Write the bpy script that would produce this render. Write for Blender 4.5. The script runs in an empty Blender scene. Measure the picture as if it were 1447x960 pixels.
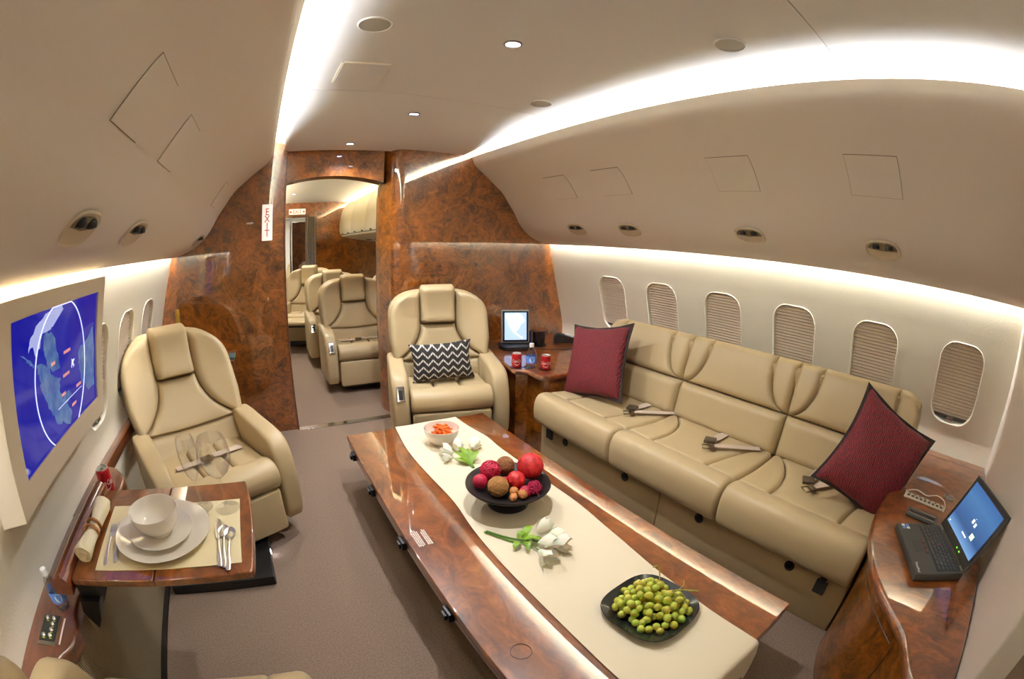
import bpy, bmesh, math, random
from mathutils import Vector, Matrix, Euler
random.seed(7)
SC = bpy.context.scene
COL = SC.collection
PI = math.pi

# ---------------------------------------------------------------- camera
cam = bpy.data.cameras.new('camera')
cam.type = 'PANO'
for holder in (cam, getattr(cam, 'cycles', None)):
    try:
        holder.panorama_type = 'FISHEYE_EQUISOLID'
        holder.fisheye_lens = 10.5
        holder.fisheye_fov = math.radians(180)
    except Exception:
        pass
cam.sensor_fit = 'HORIZONTAL'
cam.sensor_width = 10.5 * 1447 / 640
cam.clip_start = 0.01
cam_ob = bpy.data.objects.new('camera', cam)
COL.objects.link(cam_ob)
YAW, PITCH, ROLL = 0.55052605, -0.2139548, -0.0212985
rz = Matrix.Rotation(-YAW, 3, 'Z'); rx = Matrix.Rotation(PITCH, 3, 'X')
ry = Matrix(((math.cos(ROLL), 0, math.sin(ROLL)), (0, 1, 0), (-math.sin(ROLL), 0, math.cos(ROLL))))
fr = rz @ rx @ ry
cm = Matrix((fr.col[0], fr.col[2], -fr.col[1])).transposed().to_4x4()
cm.translation = Vector((0, 0, 1.35))
cam_ob.matrix_world = cm
SC.camera = cam_ob

# ---------------------------------------------------------------- world, exposure, light levels
w = bpy.data.worlds.new('world'); SC.world = w; w.use_nodes = True
w.node_tree.nodes['Background'].inputs[0].default_value = (0.75, 0.85, 1, 1)
w.node_tree.nodes['Background'].inputs[1].default_value = 0.6
vs = SC.view_settings
vs.view_transform = 'Standard'; vs.look = 'None'; vs.gamma = 1; vs.use_curve_mapping = False
vs.exposure = 0.86
COVE = 52.0        # ceiling cove strips
WASH = 66.0        # strips above the windows
AFT = 150.0         # strips in the next cabin
DOWN = 40.0        # watts of a ceiling downlight
SC.cycles.max_bounces = 14
SC.cycles.diffuse_bounces = 7
SC.cycles.glossy_bounces = 5
SC.cycles.transmission_bounces = 10
SC.cycles.transparent_max_bounces = 12
SC.cycles.caustics_reflective = False
SC.cycles.caustics_refractive = False
SC.cycles.sample_clamp_indirect = 6

# ---------------------------------------------------------------- materials
def lin(c):
    return tuple(((v/255)/12.92 if v/255 <= .04045 else (((v/255)+.055)/1.055)**2.4) for v in c) + (1,)

def mat(name, col, rough=.5, metal=0, coat=0, spec=.5, bump=0, bscale=200, var=0, vscale=6, trans=0, ior=1.45, emit=None, estr=1, sheen=0, coat_rough=.03, sss=0):
    m = bpy.data.materials.new(name); m.use_nodes = True
    nt = m.node_tree; b = nt.nodes['Principled BSDF']
    c = lin(col) if max(col) > 1 else tuple(col) + (1,)
    b.inputs['Base Color'].default_value = c
    b.inputs['Roughness'].default_value = rough
    b.inputs['Metallic'].default_value = metal
    b.inputs['Coat Weight'].default_value = coat
    b.inputs['Coat Roughness'].default_value = coat_rough
    b.inputs['Specular IOR Level'].default_value = spec
    b.inputs['Transmission Weight'].default_value = trans
    b.inputs['IOR'].default_value = ior
    b.inputs['Sheen Weight'].default_value = sheen
    if sss:
        b.inputs['Subsurface Weight'].default_value = sss
        b.inputs['Subsurface Scale'].default_value = .01
    if emit:
        b.inputs['Emission Color'].default_value = lin(emit)
        b.inputs['Emission Strength'].default_value = estr
    tc = nt.nodes.new('ShaderNodeTexCoord')
    if bump:
        n = nt.nodes.new('ShaderNodeTexNoise'); n.inputs['Scale'].default_value = bscale; n.inputs['Detail'].default_value = 3
        nt.links.new(tc.outputs['Object'], n.inputs['Vector'])
        bp = nt.nodes.new('ShaderNodeBump'); bp.inputs['Strength'].default_value = bump; bp.inputs['Distance'].default_value = .002
        nt.links.new(n.outputs['Fac'], bp.inputs['Height']); nt.links.new(bp.outputs['Normal'], b.inputs['Normal'])
    if var:
        n = nt.nodes.new('ShaderNodeTexNoise'); n.inputs['Scale'].default_value = vscale; n.inputs['Detail'].default_value = 5
        nt.links.new(tc.outputs['Object'], n.inputs['Vector'])
        r = nt.nodes.new('ShaderNodeValToRGB')
        r.color_ramp.elements[0].position = .3; r.color_ramp.elements[1].position = .7
        r.color_ramp.elements[0].color = tuple(x*(1-var) for x in c[:3]) + (1,)
        r.color_ramp.elements[1].color = tuple(min(1, x*(1+var)) for x in c[:3]) + (1,)
        nt.links.new(n.outputs['Fac'], r.inputs['Fac']); nt.links.new(r.outputs['Color'], b.inputs['Base Color'])
    return m

def wood(name, ramp, scale=3.0, stretch=(1, 1, 1), eyes=.5, rough=.3):
    """burl veneer under high-gloss lacquer"""
    m = bpy.data.materials.new(name); m.use_nodes = True
    nt = m.node_tree; N = nt.nodes.new; L = nt.links.new
    b = nt.nodes['Principled BSDF']
    tc = N('ShaderNodeTexCoord'); mp = N('ShaderNodeMapping'); mp.inputs['Scale'].default_value = stretch
    L(tc.outputs['Object'], mp.inputs['Vector'])
    n1 = N('ShaderNodeTexNoise'); n1.inputs['Scale'].default_value = scale; n1.inputs['Detail'].default_value = 5; n1.inputs['Distortion'].default_value = .8
    L(mp.outputs[0], n1.inputs['Vector'])
    mx = N('ShaderNodeMix'); mx.data_type = 'RGBA'; mx.blend_type = 'ADD'; mx.inputs[0].default_value = .35
    L(mp.outputs[0], mx.inputs[6]); L(n1.outputs['Color'], mx.inputs[7])
    vo = N('ShaderNodeTexVoronoi'); vo.feature = 'SMOOTH_F1'; vo.inputs['Scale'].default_value = scale*2.3; vo.inputs['Smoothness'].default_value = .6
    L(mx.outputs[2], vo.inputs['Vector'])
    n2 = N('ShaderNodeTexNoise'); n2.inputs['Scale'].default_value = scale*4; n2.inputs['Detail'].default_value = 8; n2.inputs['Roughness'].default_value = .68; n2.inputs['Distortion'].default_value = 1.6
    L(mx.outputs[2], n2.inputs['Vector'])
    wv = N('ShaderNodeMath'); wv.operation = 'MULTIPLY'; wv.inputs[1].default_value = 34
    L(vo.outputs['Distance'], wv.inputs[0])
    sn = N('ShaderNodeMath'); sn.operation = 'SINE'; L(wv.outputs[0], sn.inputs[0])
    s2 = N('ShaderNodeMath'); s2.operation = 'MULTIPLY_ADD'; s2.inputs[1].default_value = .07*eyes; L(sn.outputs[0], s2.inputs[0]); L(n2.outputs['Fac'], s2.inputs[2])
    s3 = N('ShaderNodeMath'); s3.operation = 'MULTIPLY_ADD'; s3.inputs[1].default_value = .55*eyes; L(vo.outputs['Distance'], s3.inputs[0]); L(s2.outputs[0], s3.inputs[2])
    r = N('ShaderNodeValToRGB'); cr = r.color_ramp
    while len(cr.elements) < len(ramp): cr.elements.new(.5)
    for e, (p, c) in zip(cr.elements, ramp): e.position = p; e.color = lin(c)
    L(s3.outputs[0], r.inputs['Fac']); L(r.outputs['Color'], b.inputs['Base Color'])
    b.inputs['Roughness'].default_value = rough
    b.inputs['Coat Weight'].default_value = 1; b.inputs['Coat Roughness'].default_value = .015; b.inputs['Coat IOR'].default_value = 1.95
    return m

M = {}
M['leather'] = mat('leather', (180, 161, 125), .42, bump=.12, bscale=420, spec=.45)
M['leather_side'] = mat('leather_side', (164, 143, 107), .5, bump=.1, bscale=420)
M['panel'] = mat('panel_fabric', (222, 213, 206), .75, bump=.25, bscale=260)
M['wall'] = mat('wall_vinyl', (230, 226, 210), .7, bump=.45, bscale=170)
M['ceiling'] = mat('ceiling_fabric', (226, 226, 229), .8, bump=.3, bscale=150)
M['cove'] = mat('cove_white', (236, 232, 214), .8)
M['seam'] = mat('seam_grey', (140, 126, 110), .8)
M['carpet'] = mat('carpet', (132, 114, 100), .95, bump=1, bscale=330, var=.28, vscale=170, spec=.1)
M['wood'] = wood('burl_wood', [(.34, (44, 21, 5)), (.52, (90, 46, 9)), (.66, (125, 69, 15)), (.85, (154, 90, 27))], 3.1)
M['wood_table'] = wood('burl_table', [(.3, (38, 15, 5)), (.5, (96, 46, 13)), (.68, (132, 70, 22)), (.9, (162, 98, 40))], 2.2, (1.5, .75, 1), .35)
M['wood_red'] = wood('walnut_edge', [(.3, (40, 14, 6)), (.55, (92, 40, 16)), (.85, (124, 62, 26))], 3, (1, .3, 1), .2)
M['strip_ceiling'] = mat('led_ceiling', (255, 248, 225), emit=(241, 246, 254), estr=COVE)
M['strip_wash'] = mat('led_wash', (255, 250, 235), emit=(248, 248, 246), estr=WASH)
M['strip_aft'] = mat('led_aft', (255, 244, 215), emit=(255, 240, 205), estr=AFT)
M['strip_far'] = mat('led_far', (255, 252, 245), emit=(255, 250, 240), estr=14)
M['lamp'] = mat('lamp_face', (255, 255, 255), emit=(235, 235, 255), estr=12)
M['chrome'] = mat('chrome', (205, 205, 205), .12, 1)
M['steel'] = mat('steel', (150, 150, 146), .3, 1)
M['flatware'] = mat('flatware', (236, 234, 228), .28, 1)
M['bronze'] = mat('bronze', (120, 106, 88), .3, 1)
M['black'] = mat('black_plastic', (22, 22, 24), .35)
M['black_gloss'] = mat('black_gloss', (12, 12, 13), .12, coat=.5)
M['dark'] = mat('dark_grey', (52, 52, 54), .5)
M['white'] = mat('white_plastic', (228, 226, 220), .4)
M['sign'] = mat('sign_white', (235, 226, 220), .4, emit=(235, 222, 212), estr=.35)
M['red_ink'] = mat('red_ink', (170, 24, 34), .5)
M['blind'] = mat('blind_fabric', (222, 210, 194), .85)
M['glass'] = mat('clear_glass', (255, 255, 255), .02, trans=1, ior=1.45)

def thin_clear(name, tint, edge=.5, refl=.10):
    """thin-walled clear glass or plastic: mostly see-through, mirror-like towards grazing"""
    m = bpy.data.materials.new(name); m.use_nodes = True; nt = m.node_tree; N = nt.nodes.new; L = nt.links.new
    nt.nodes.remove(nt.nodes['Principled BSDF']); out = nt.nodes['Material Output']
    t = N('ShaderNodeBsdfTransparent'); t.inputs[0].default_value = tint + (1,)
    g_ = N('ShaderNodeBsdfGlossy'); g_.inputs['Roughness'].default_value = .03
    lw = N('ShaderNodeLayerWeight'); lw.inputs['Blend'].default_value = edge
    ad = N('ShaderNodeMath'); ad.operation = 'MULTIPLY_ADD'; ad.inputs[1].default_value = .55; ad.inputs[2].default_value = refl; L(lw.outputs['Facing'], ad.inputs[0])
    pw = N('ShaderNodeMath'); pw.operation = 'POWER'; pw.inputs[1].default_value = 2.0; L(ad.outputs[0], pw.inputs[0])
    mx = N('ShaderNodeMixShader'); L(pw.outputs[0], mx.inputs[0]); L(t.outputs[0], mx.inputs[1]); L(g_.outputs[0], mx.inputs[2]); L(mx.outputs[0], out.inputs['Surface'])
    return m

# ---------------------------------------------------------------- object helpers
def smooth(me, ang=40):
    for p in me.polygons: p.use_smooth = True
    try: me.set_sharp_from_angle(angle=math.radians(ang))
    except Exception: pass

def obj(name, bm, m=None, parent=None, ang=40, loc=None):
    me = bpy.data.meshes.new(name)
    bmesh.ops.recalc_face_normals(bm, faces=bm.faces)
    bm.to_mesh(me); bm.free()
    ms = m if isinstance(m, (list, tuple)) else [m]
    for k in ms:
        if k is not None: me.materials.append(M[k] if isinstance(k, str) else k)
    smooth(me, ang)
    o = bpy.data.objects.new(name, me); COL.objects.link(o)
    if ang <= 45 and not str(ms[0]).startswith('leather') and len(me.polygons) > 6:
        wn = o.modifiers.new('weighted_normal', 'WEIGHTED_NORMAL'); wn.keep_sharp = True; wn.weight = 90
    if parent is not None: o.parent = parent
    if loc is not None: o.location = loc
    return o

def tag(o, label=None, cat=None, group=None, kind=None):
    if label: o['label'] = label
    if cat: o['category'] = cat
    if group: o['group'] = group
    if kind: o['kind'] = kind
    return o

def thing(name, label, cat, loc=(0, 0, 0), rot=0, group=None):
    o = bpy.data.objects.new(name, None); COL.objects.link(o)
    o.empty_display_size = .05
    o.location = loc; o.rotation_euler = (0, 0, rot) if not isinstance(rot, tuple) else rot
    return tag(o, label, cat, group)

def struct(name, bm, m, parent=None, label=None, ang=40):
    o = obj(name, bm, m, parent, ang)
    if parent is None: tag(o, label, None, None, 'structure')
    return o

KIDS = {}
def copy_tree(o, parent=None):
    c = o.copy(); COL.objects.link(c)
    if parent is not None: c.parent = parent
    for ch in o.children: copy_tree(ch, c)
    return c

def dup(o, loc, rot, label, group=None):
    c = copy_tree(o); c.location = loc; c.rotation_euler = (0, 0, rot) if not isinstance(rot, tuple) else rot
    c['label'] = label
    if group: c['group'] = group
    return c

# ---------------------------------------------------------------- mesh helpers
def nb(): return bmesh.new()

def box(bm, lo, hi, bev=0, seg=2, mi=0, mtx=None):
    c = [(a+b)/2 for a, b in zip(lo, hi)]; s = [abs(b-a) for a, b in zip(lo, hi)]
    r = bmesh.ops.create_cube(bm, size=1)
    vs_ = r['verts']
    for v in vs_: v.co = Vector((v.co.x*s[0]+c[0], v.co.y*s[1]+c[1], v.co.z*s[2]+c[2]))
    if bev:
        es = list({e for v in vs_ for e in v.link_edges})
        g = bmesh.ops.bevel(bm, geom=es, offset=min(bev, min(s)*.49), segments=seg, affect='EDGES', profile=.5)
        vs_ = list({v for f in g['faces'] for v in f.verts} | {v for v in vs_ if v.is_valid})
    fs = {f for v in vs_ for f in v.link_faces}
    for f in fs: f.material_index = mi
    if mtx is not None:
        for v in {v for f in fs for v in f.verts}: v.co = mtx @ v.co
    return bm

def lathe(bm, prof, n=32, c=(0, 0, 0), mi=0, mtx=None):
    """prof: list of (r, z); r = 0 closes"""
    rings = []
    allv = []
    for r, z in prof:
        if r < 1e-6:
            v = [bm.verts.new((c[0], c[1], c[2]+z))]
        else:
            v = [bm.verts.new((c[0]+r*math.cos(2*PI*k/n), c[1]+r*math.sin(2*PI*k/n), c[2]+z)) for k in range(n)]
        rings.append(v); allv += v
    for a, b in zip(rings, rings[1:]):
        if len(a) == 1 and len(b) == 1: continue
        for k in range(n):
            j = (k+1) % n
            if len(a) == 1: f = bm.faces.new((a[0], b[k], b[j]))
            elif len(b) == 1: f = bm.faces.new((a[k], b[0], a[j]))
            else: f = bm.faces.new((a[k], b[k], b[j], a[j]))
            f.material_index = mi
    if mtx is not None:
        for v in allv: v.co = mtx @ v.co
    return bm

def tube(bm, pts, r, n=8, mi=0, closed=False, cap=True):
    pts = [Vector(p) for p in pts]; m = len(pts)
    rs = r if isinstance(r, (list, tuple)) else [r]*m
    rings = []; up = None
    for i, p in enumerate(pts):
        if closed: t = pts[(i+1) % m] - pts[i-1]
        else: t = pts[min(i+1, m-1)] - pts[max(i-1, 0)]
        t.normalize()
        if up is None:
            up = t.orthogonal().normalized()
        else:
            up = (up - t*up.dot(t))
            up = up.normalized() if up.length > 1e-5 else t.orthogonal().normalized()
        s = t.cross(up)
        rings.append([bm.verts.new(p + (up*math.cos(2*PI*k/n) + s*math.sin(2*PI*k/n))*rs[i]) for k in range(n)])
    rng = range(m if closed else m-1)
    for i in rng:
        a, b = rings[i], rings[(i+1) % m]
        for k in range(n):
            f = bm.faces.new((a[k], a[(k+1) % n], b[(k+1) % n], b[k])); f.material_index = mi
    if cap and not closed:
        for q in (rings[0], list(reversed(rings[-1]))):
            f = bm.faces.new(list(reversed(q))); f.material_index = mi
    return bm

def prism(bm, poly, z0, z1, bev=0, seg=2, mi=0, mtx=None, axis='z'):
    """extrude a polygon; axis z: poly in xy; x: poly in yz; y: poly in xz"""
    def P(a, b, h):
        return {'z': (a, b, h), 'x': (h, a, b), 'y': (a, h, b)}[axis]
    lo = [bm.verts.new(P(a, b, z0)) for a, b in poly]; hi = [bm.verts.new(P(a, b, z1)) for a, b in poly]
    n = len(poly); fs = []
    f0 = bm.faces.new(list(reversed(lo))); f1 = bm.faces.new(hi); fs += [f0, f1]
    for k in range(n): fs.append(bm.faces.new((lo[k], lo[(k+1) % n], hi[(k+1) % n], hi[k])))
    for f in fs: f.material_index = mi
    vs_ = lo + hi
    bmesh.ops.recalc_face_normals(bm, faces=fs)
    if bev:
        es = list(set(f0.edges) | set(f1.edges))
        g = bmesh.ops.bevel(bm, geom=es, offset=bev, segments=seg, affect='EDGES', profile=.5)
        for f in g['faces']: f.material_index = mi
        vs_ = list({v for f in g['faces'] for v in f.verts} | {v for v in vs_ if v.is_valid})
    if mtx is not None:
        for v in vs_: v.co = mtx @ v.co
    return bm

def extr(bm, prof, y0, y1, mi=0, ny=1, closed=False):
    """open strip surface: profile (x, z) along y"""
    rows = []
    for j in range(ny+1):
        y = y0 + (y1-y0)*j/ny
        rows.append([bm.verts.new((x, y, z)) for x, z in prof])
    n = len(prof)
    for a, b in zip(rows, rows[1:]):
        for k in range(n if closed else n-1):
            f = bm.faces.new((a[k], a[(k+1) % n], b[(k+1) % n], b[k])); f.material_index = mi
    return bm

def spline(pts, n=6, closed=False):
    """Catmull-Rom through 2-D or 3-D points"""
    P = [Vector(p) for p in pts]; out = []; m = len(P)
    for i in range(m if closed else m-1):
        if closed: p0, p1, p2, p3 = P[i-1], P[i], P[(i+1) % m], P[(i+2) % m]
        else: p0, p1, p2, p3 = P[max(i-1, 0)], P[i], P[i+1], P[min(i+2, m-1)]
        for k in range(n):
            t = k/n
            out.append(.5*((2*p1) + (p2-p0)*t + (2*p0-5*p1+4*p2-p3)*t*t + (3*p1-p0-3*p2+p3)*t**3))
    if not closed: out.append(P[-1])
    return [tuple(v) for v in out]

def edge_samples(n, L, r):
    """0..1 samples crowded within r/L of both ends"""
    k = 4; e = min(.45, r/max(L, 1e-6))
    a = [e*(1-math.cos(PI/2*i/k)) for i in range(k)]
    m = max(2, n)
    return a + [e + (1-2*e)*i/m for i in range(m+1)] + [1-x for x in reversed(a)]

def puff(bm, left, right, v0, v1, thick, r, warp, nu=8, nv=8, back=-.01, mi=0, dome=0):
    """upholstered panel between the curves left(v) and right(v), edges rolled with radius r;
    warp(u, v, w) places it in space (w = out of the surface)"""
    rd = lambda d: math.sqrt(max(0, 1-(1-min(1, max(0, d)/r))**2))
    vs_ = edge_samples(nv, abs(v1-v0), r)
    grid = []; bgrid = []
    for t in vs_:
        v = v0+(v1-v0)*t
        l, rr = left(v), right(v); row = []; brow = []
        us = edge_samples(nu, max(1e-4, rr-l), r)
        for s in us:
            u = l+(rr-l)*s
            du = min(u-l, rr-u); dv = min(v-v0, v1-v)
            w = thick*(rd(du)*rd(dv)) + dome*math.sin(PI*s)*math.sin(PI*t)
            row.append(bm.verts.new(warp(u, v, w)))
            brow.append((u, v))
        grid.append(row); bgrid.append(brow)
    for a, b in zip(grid, grid[1:]):
        for k in range(len(a)-1):
            f = bm.faces.new((a[k], a[k+1], b[k+1], b[k])); f.material_index = mi
    # skirt
    n = len(grid); m = len(grid[0])
    loop = [(0, k) for k in range(m)] + [(j, m-1) for j in range(1, n)] + [(n-1, k) for k in range(m-2, -1, -1)] + [(j, 0) for j in range(n-2, 0, -1)]
    low = {}
    for (j, k) in loop:
        u, v = bgrid[j][k]; low[(j, k)] = bm.verts.new(warp(u, v, back))
    for i in range(len(loop)):
        a, b = loop[i], loop[(i+1) % len(loop)]
        f = bm.faces.new((grid[a[0]][a[1]], grid[b[0]][b[1]], low[b], low[a])); f.material_index = mi
    return bm

def text(name, s, size, m, parent, mtx, ext=.0004, shear=0, align='CENTER', sx=1):
    cu = bpy.data.curves.new(name, 'FONT'); cu.body = s; cu.size = size; cu.extrude = ext; cu.shear = shear
    cu.align_x = align; cu.align_y = 'CENTER'; cu.resolution_u = 2
    t = bpy.data.objects.new(name, cu); COL.objects.link(t)
    dg = bpy.context.evaluated_depsgraph_get()
    me = bpy.data.meshes.new_from_object(t.evaluated_get(dg))
    bpy.data.objects.remove(t)
    me.materials.clear(); me.materials.append(M[m])
    me.transform(mtx @ Matrix.Diagonal((sx, 1, 1, 1)))
    o = bpy.data.objects.new(name, me); COL.objects.link(o); o.parent = parent
    return o

def frame_mtx(origin, xdir, ydir):
    """matrix whose local x, y run along xdir, ydir and z out of that plane"""
    x = Vector(xdir).normalized(); z = x.cross(Vector(ydir)).normalized(); y = z.cross(x)
    m = Matrix((x, y, z)).transposed().to_4x4(); m.translation = Vector(origin)
    return m
# ================================================================ SHELL
C0 = .80                                   # centre line of the cabin
BIN = [(.765, 2.035), (.775, 2.012), (.80, 1.965), (.89, 1.895), (.97, 1.828), (1.05, 1.758), (1.115, 1.67), (1.168, 1.597), (1.22, 1.51), (1.28, 1.445), (1.37, 1.385), (1.49, 1.345)]
BIN = spline(BIN, 3)
WALL = [(1.500, 1.52), (1.514, 1.42), (1.532, 1.345), (1.571, 1.18), (1.64, .95), (1.70, .67), (1.70, .5), (1.65, .2), (1.55, 0)]
WALL = spline(WALL, 4)
YF, YB = 3.27, -1.7                         # front bulkhead, rear wall
def at_wall(z):
    for (a, za), (b, zb) in zip(WALL, WALL[1:]):
        if zb <= z <= za: return a + (b-a)*(za-z)/(za-zb)
    return WALL[-1][0]

bm = nb(); box(bm, (-1.1, YB, -.05), (2.7, 12.6, 0)); struct('floor', bm, 'carpet', label='brown speckled carpet floor')
# ceiling: a shallow panel that dips a little towards the door
def ceil_z(x, y):
    d = (x-C0)/.69
    return 2.112 - .012*d*d - (.05*min(1, max(0, (y-2.3)/.9)) if 2.3 < y < 3.5 else 0)
def ceil_strip(bm, y0, y1, ny):
    xs = [C0 + .69*k/8 for k in range(-8, 9)]
    rows = [[bm.verts.new((x, y0+(y1-y0)*j/ny, ceil_z(x, y0+(y1-y0)*j/ny))) for x in xs] for j in range(ny+1)]
    for a, b in zip(rows, rows[1:]):
        for k in range(16): bm.faces.new((a[k], a[k+1], b[k+1], b[k]))
bm = nb(); ceil_strip(bm, YB, 12.6, 60)
ceiling = struct('ceiling', bm, 'ceiling', label='pale grey padded ceiling panel')
g = .003
for i, (ya, yb) in enumerate([(YB, .41), (.41, 2.09), (2.09, 3.3)]):
    bm = nb()
    xs = [C0 + .69*k/8 for k in range(-8, 9)]; ys = [ya+g + (yb-ya-2*g)*j/6 for j in range(7)]
    rows = [[bm.verts.new((x, y, ceil_z(x, y)-.006)) for x in xs] for y in ys]
    for a, b in zip(rows, rows[1:]):
        for k in range(16): bm.faces.new((a[k], a[k+1], b[k+1], b[k]))
    bd = [e for e in bm.edges if e.is_boundary]
    r = bmesh.ops.extrude_edge_only(bm, edges=bd)
    for v in r['geom']:
        if isinstance(v, bmesh.types.BMVert): v.co.z += .006
    obj('ceiling_panel', bm, 'ceiling', ceiling)
for s in (-1, 1):
    side = 'right' if s > 0 else 'left'
    X = lambda d: C0 + s*d
    # cove above the bin lip
    bm = nb()
    prof = [(.69, 2.094), (.72, 2.103), (.80, 2.115), (.90, 2.11), (.96, 2.08), (.975, 2.03), (.96, 1.995), (.80, 1.995), (.775, 2.012)]
    extr(bm, [(X(a), b) for a, b in prof], YB, YF+.01, ny=2)
    cv = struct('trim_3' if s > 0 else 'trim_4', bm, 'cove', label='white light cove along the %s side of the ceiling' % ('sofa' if s > 0 else 'screen'))
    bm = nb(); box(bm, (X(.875)-.018, YB+.02, 2.000), (X(.875)+.018, YF-.02, 2.006)); obj('light_strip', bm, 'strip_ceiling', cv)
    # bin / overhead panel
    bm = nb(); extr(bm, [(X(a), b) for a, b in BIN] + [(X(1.495), 1.352), (X(1.45), 1.40), (X(1.3), 1.56)], YB, YF+.01, ny=2)
    tr = struct('trim_1' if s > 0 else 'trim_2', bm, 'panel', label='curved beige overhead panel on the %s side' % ('sofa' if s > 0 else 'screen'), ang=60)
    if s > 0: BIN_R = tr
    else: BIN_L = tr
    bm = nb(); box(bm, (X(1.490)-.009, YB+.02, 1.432), (X(1.490)+.009, YF-.02, 1.437)); obj('light_strip', bm, 'strip_wash', tr)
    bm = nb(); extr(bm, [(X(1.42), 1.425), (X(1.45), 1.452), (X(1.53), 1.462)], YB, YF, ny=1); obj('strip_housing', bm, 'cove', tr)

# side walls with real window openings
def win_outline(n=7):
    """rounded window outline (y, t) about its centre; t runs along the wall, up"""
    hw, hh, r = .137, .212, .095
    pts = []
    for cx, cy, a0 in ((hw-r, hh-r, 0), (-(hw-r), hh-r, 90), (-(hw-r), -(hh-r), 180), (hw-r, -(hh-r), 270)):
        for k in range(n+1):
            a = math.radians(a0+90*k/n); pts.append((cx+r*math.cos(a), cy+r*math.sin(a)))
    return pts
WTOP, WBOT = (at_wall(1.165), 1.165), (at_wall(.66), .66)
WC = ((WTOP[0]+WBOT[0])/2, (WTOP[1]+WBOT[1])/2)
_d = Vector((WTOP[0]-WBOT[0], WTOP[1]-WBOT[1])).normalized()
def wpt(s, yc, y, t, out=0):
    """window-plane point; out = towards the hull"""
    dx = WC[0] + _d.x*t + _d.y*out; z = WC[1] + _d.y*t - _d.x*out
    return (C0+s*dx, yc+y, z)
RWIN = [2.50-.01, 2.00-.01, 1.49-.01, .983-.012, .466-.012, -.054-.034]
LWIN = [1.84, 2.29, 2.755]
def side_wall(s, wins, ylo, yhi, name, label):
    """thick curved wall, window openings cut through it"""
    prof = [p for p in WALL if p[1] > 1.17] + [(at_wall(1.165), 1.165), (at_wall(.66), .66)] + [p for p in WALL if p[1] < .655]
    out = [(a+.06, b) for a, b in reversed(prof)]
    bm = nb(); loop = [(C0+s*a, b) for a, b in prof+out]
    extr(bm, loop, ylo, yhi, ny=1, closed=True)
    bm.verts.ensure_lookup_table(); n = len(loop)
    bm.faces.new(bm.verts[:n]); bm.faces.new(bm.verts[n:2*n])
    w_ = obj(name, bm, 'wall', None, 30)
    if wins:
        bm = nb()
        for yc in wins:
            o = win_outline(); lo = [bm.verts.new(wpt(s, yc, y, t, -.08)) for y, t in o]; hi = [bm.verts.new(wpt(s, yc, y, t, .12)) for y, t in o]
            bm.faces.new(lo); bm.faces.new(hi); k_ = len(o)
            for k in range(k_): bm.faces.new((lo[k], lo[(k+1) % k_], hi[(k+1) % k_], hi[k]))
        cut = obj('cutter', bm, 'wall')
        md = w_.modifiers.new('cut', 'BOOLEAN'); md.object = cut; md.operation = 'DIFFERENCE'; md.solver = 'EXACT'
        dg = bpy.context.evaluated_depsgraph_get()
        me = bpy.data.meshes.new_from_object(w_.evaluated_get(dg))
        w_.modifiers.clear(); w_.data = me; smooth(me, 30)
        bpy.data.objects.remove(cut)
    tag(w_, label, None, None, 'structure')
    return w_
def at_plane(z):
    return at_wall(z)
wall_r = side_wall(1, RWIN, YB, YF+.01, 'wall_right', 'cream side wall with the six windows above the sofa')
wall_l = side_wall(-1, LWIN, YB, YF+.01, 'wall_left', 'cream side wall behind the big screen')

M['blind_bar'] = mat('blind_bar', (70, 66, 62), .4)
def window(n, s, yc):
    o = win_outline()
    root = bpy.data.objects.new('window_%d' % n, None); COL.objects.link(root); root['kind'] = 'structure'; root.location = wpt(s, yc, 0, 0)
    root['label'] = 'cabin window %s with pleated blind drawn down' % ('over the sofa' if s > 0 else 'beside the left armchair')
    inv = Matrix.Translation(-Vector(root.location))
    # reveal ring
    bm = nb(); N_ = len(o)
    rings = []
    for k, (sc, out) in enumerate([(1.024, -.0005), (1.013, -.004), (1.0, -.002), (.985, .012), (.975, .05)]):
        rings.append([bm.verts.new(wpt(s, yc, y*sc, t*(1+(sc-1)*.7), out)) for y, t in o])
    for a, b in zip(rings, rings[1:]):
        for k in range(N_): bm.faces.new((a[k], a[(k+1) % N_], b[(k+1) % N_], b[k]))
    bm.transform(inv); obj('window_frame', bm, 'wall', root)
    # pleated blind
    bm = nb(); prof = []; np_ = 22; t0, t1 = .215, -.178
    for k in range(np_*2+1):
        prof.append((t0+(t1-t0)*k/(np_*2), .017 if k % 2 == 0 else .029))
    rows = [[bm.verts.new(wpt(s, yc, y, t, q)) for t, q in prof] for y in (-.14, .14)]
    for k in range(len(prof)-1): bm.faces.new((rows[0][k], rows[0][k+1], rows[1][k+1], rows[1][k]))
    bm.transform(inv); b = obj('pleated_blind', bm, 'blind', root, ang=10)
    bm = nb()
    mt = frame_mtx(wpt(s, yc, 0, -.185, .02), (0, 1, 0), Vector(wpt(s, yc, 0, 1))-Vector(wpt(s, yc, 0, 0)))
    box(bm, (-.125, -.008, -.008), (.125, .008, .008), .002, mtx=mt); bm.transform(inv); bar = obj('blind_bar', bm, 'blind_bar', root)
    bm = nb(); box(bm, (-.022, -.012, .0 if s < 0 else -.022), (.022, .006, .022 if s < 0 else 0), .003, mtx=mt); bm.transform(inv); obj('latch', bm, 'chrome', root)
    bm = nb(); bm.faces.new([bm.verts.new(wpt(s, yc, y, t, .045)) for y, t in o]); bm.transform(inv); obj('window_pane', bm, 'glass', root)
for n, yc in enumerate(RWIN): window(n+1, 1, yc)
for n, yc in enumerate(LWIN): window(n+7, -1, yc)

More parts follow.
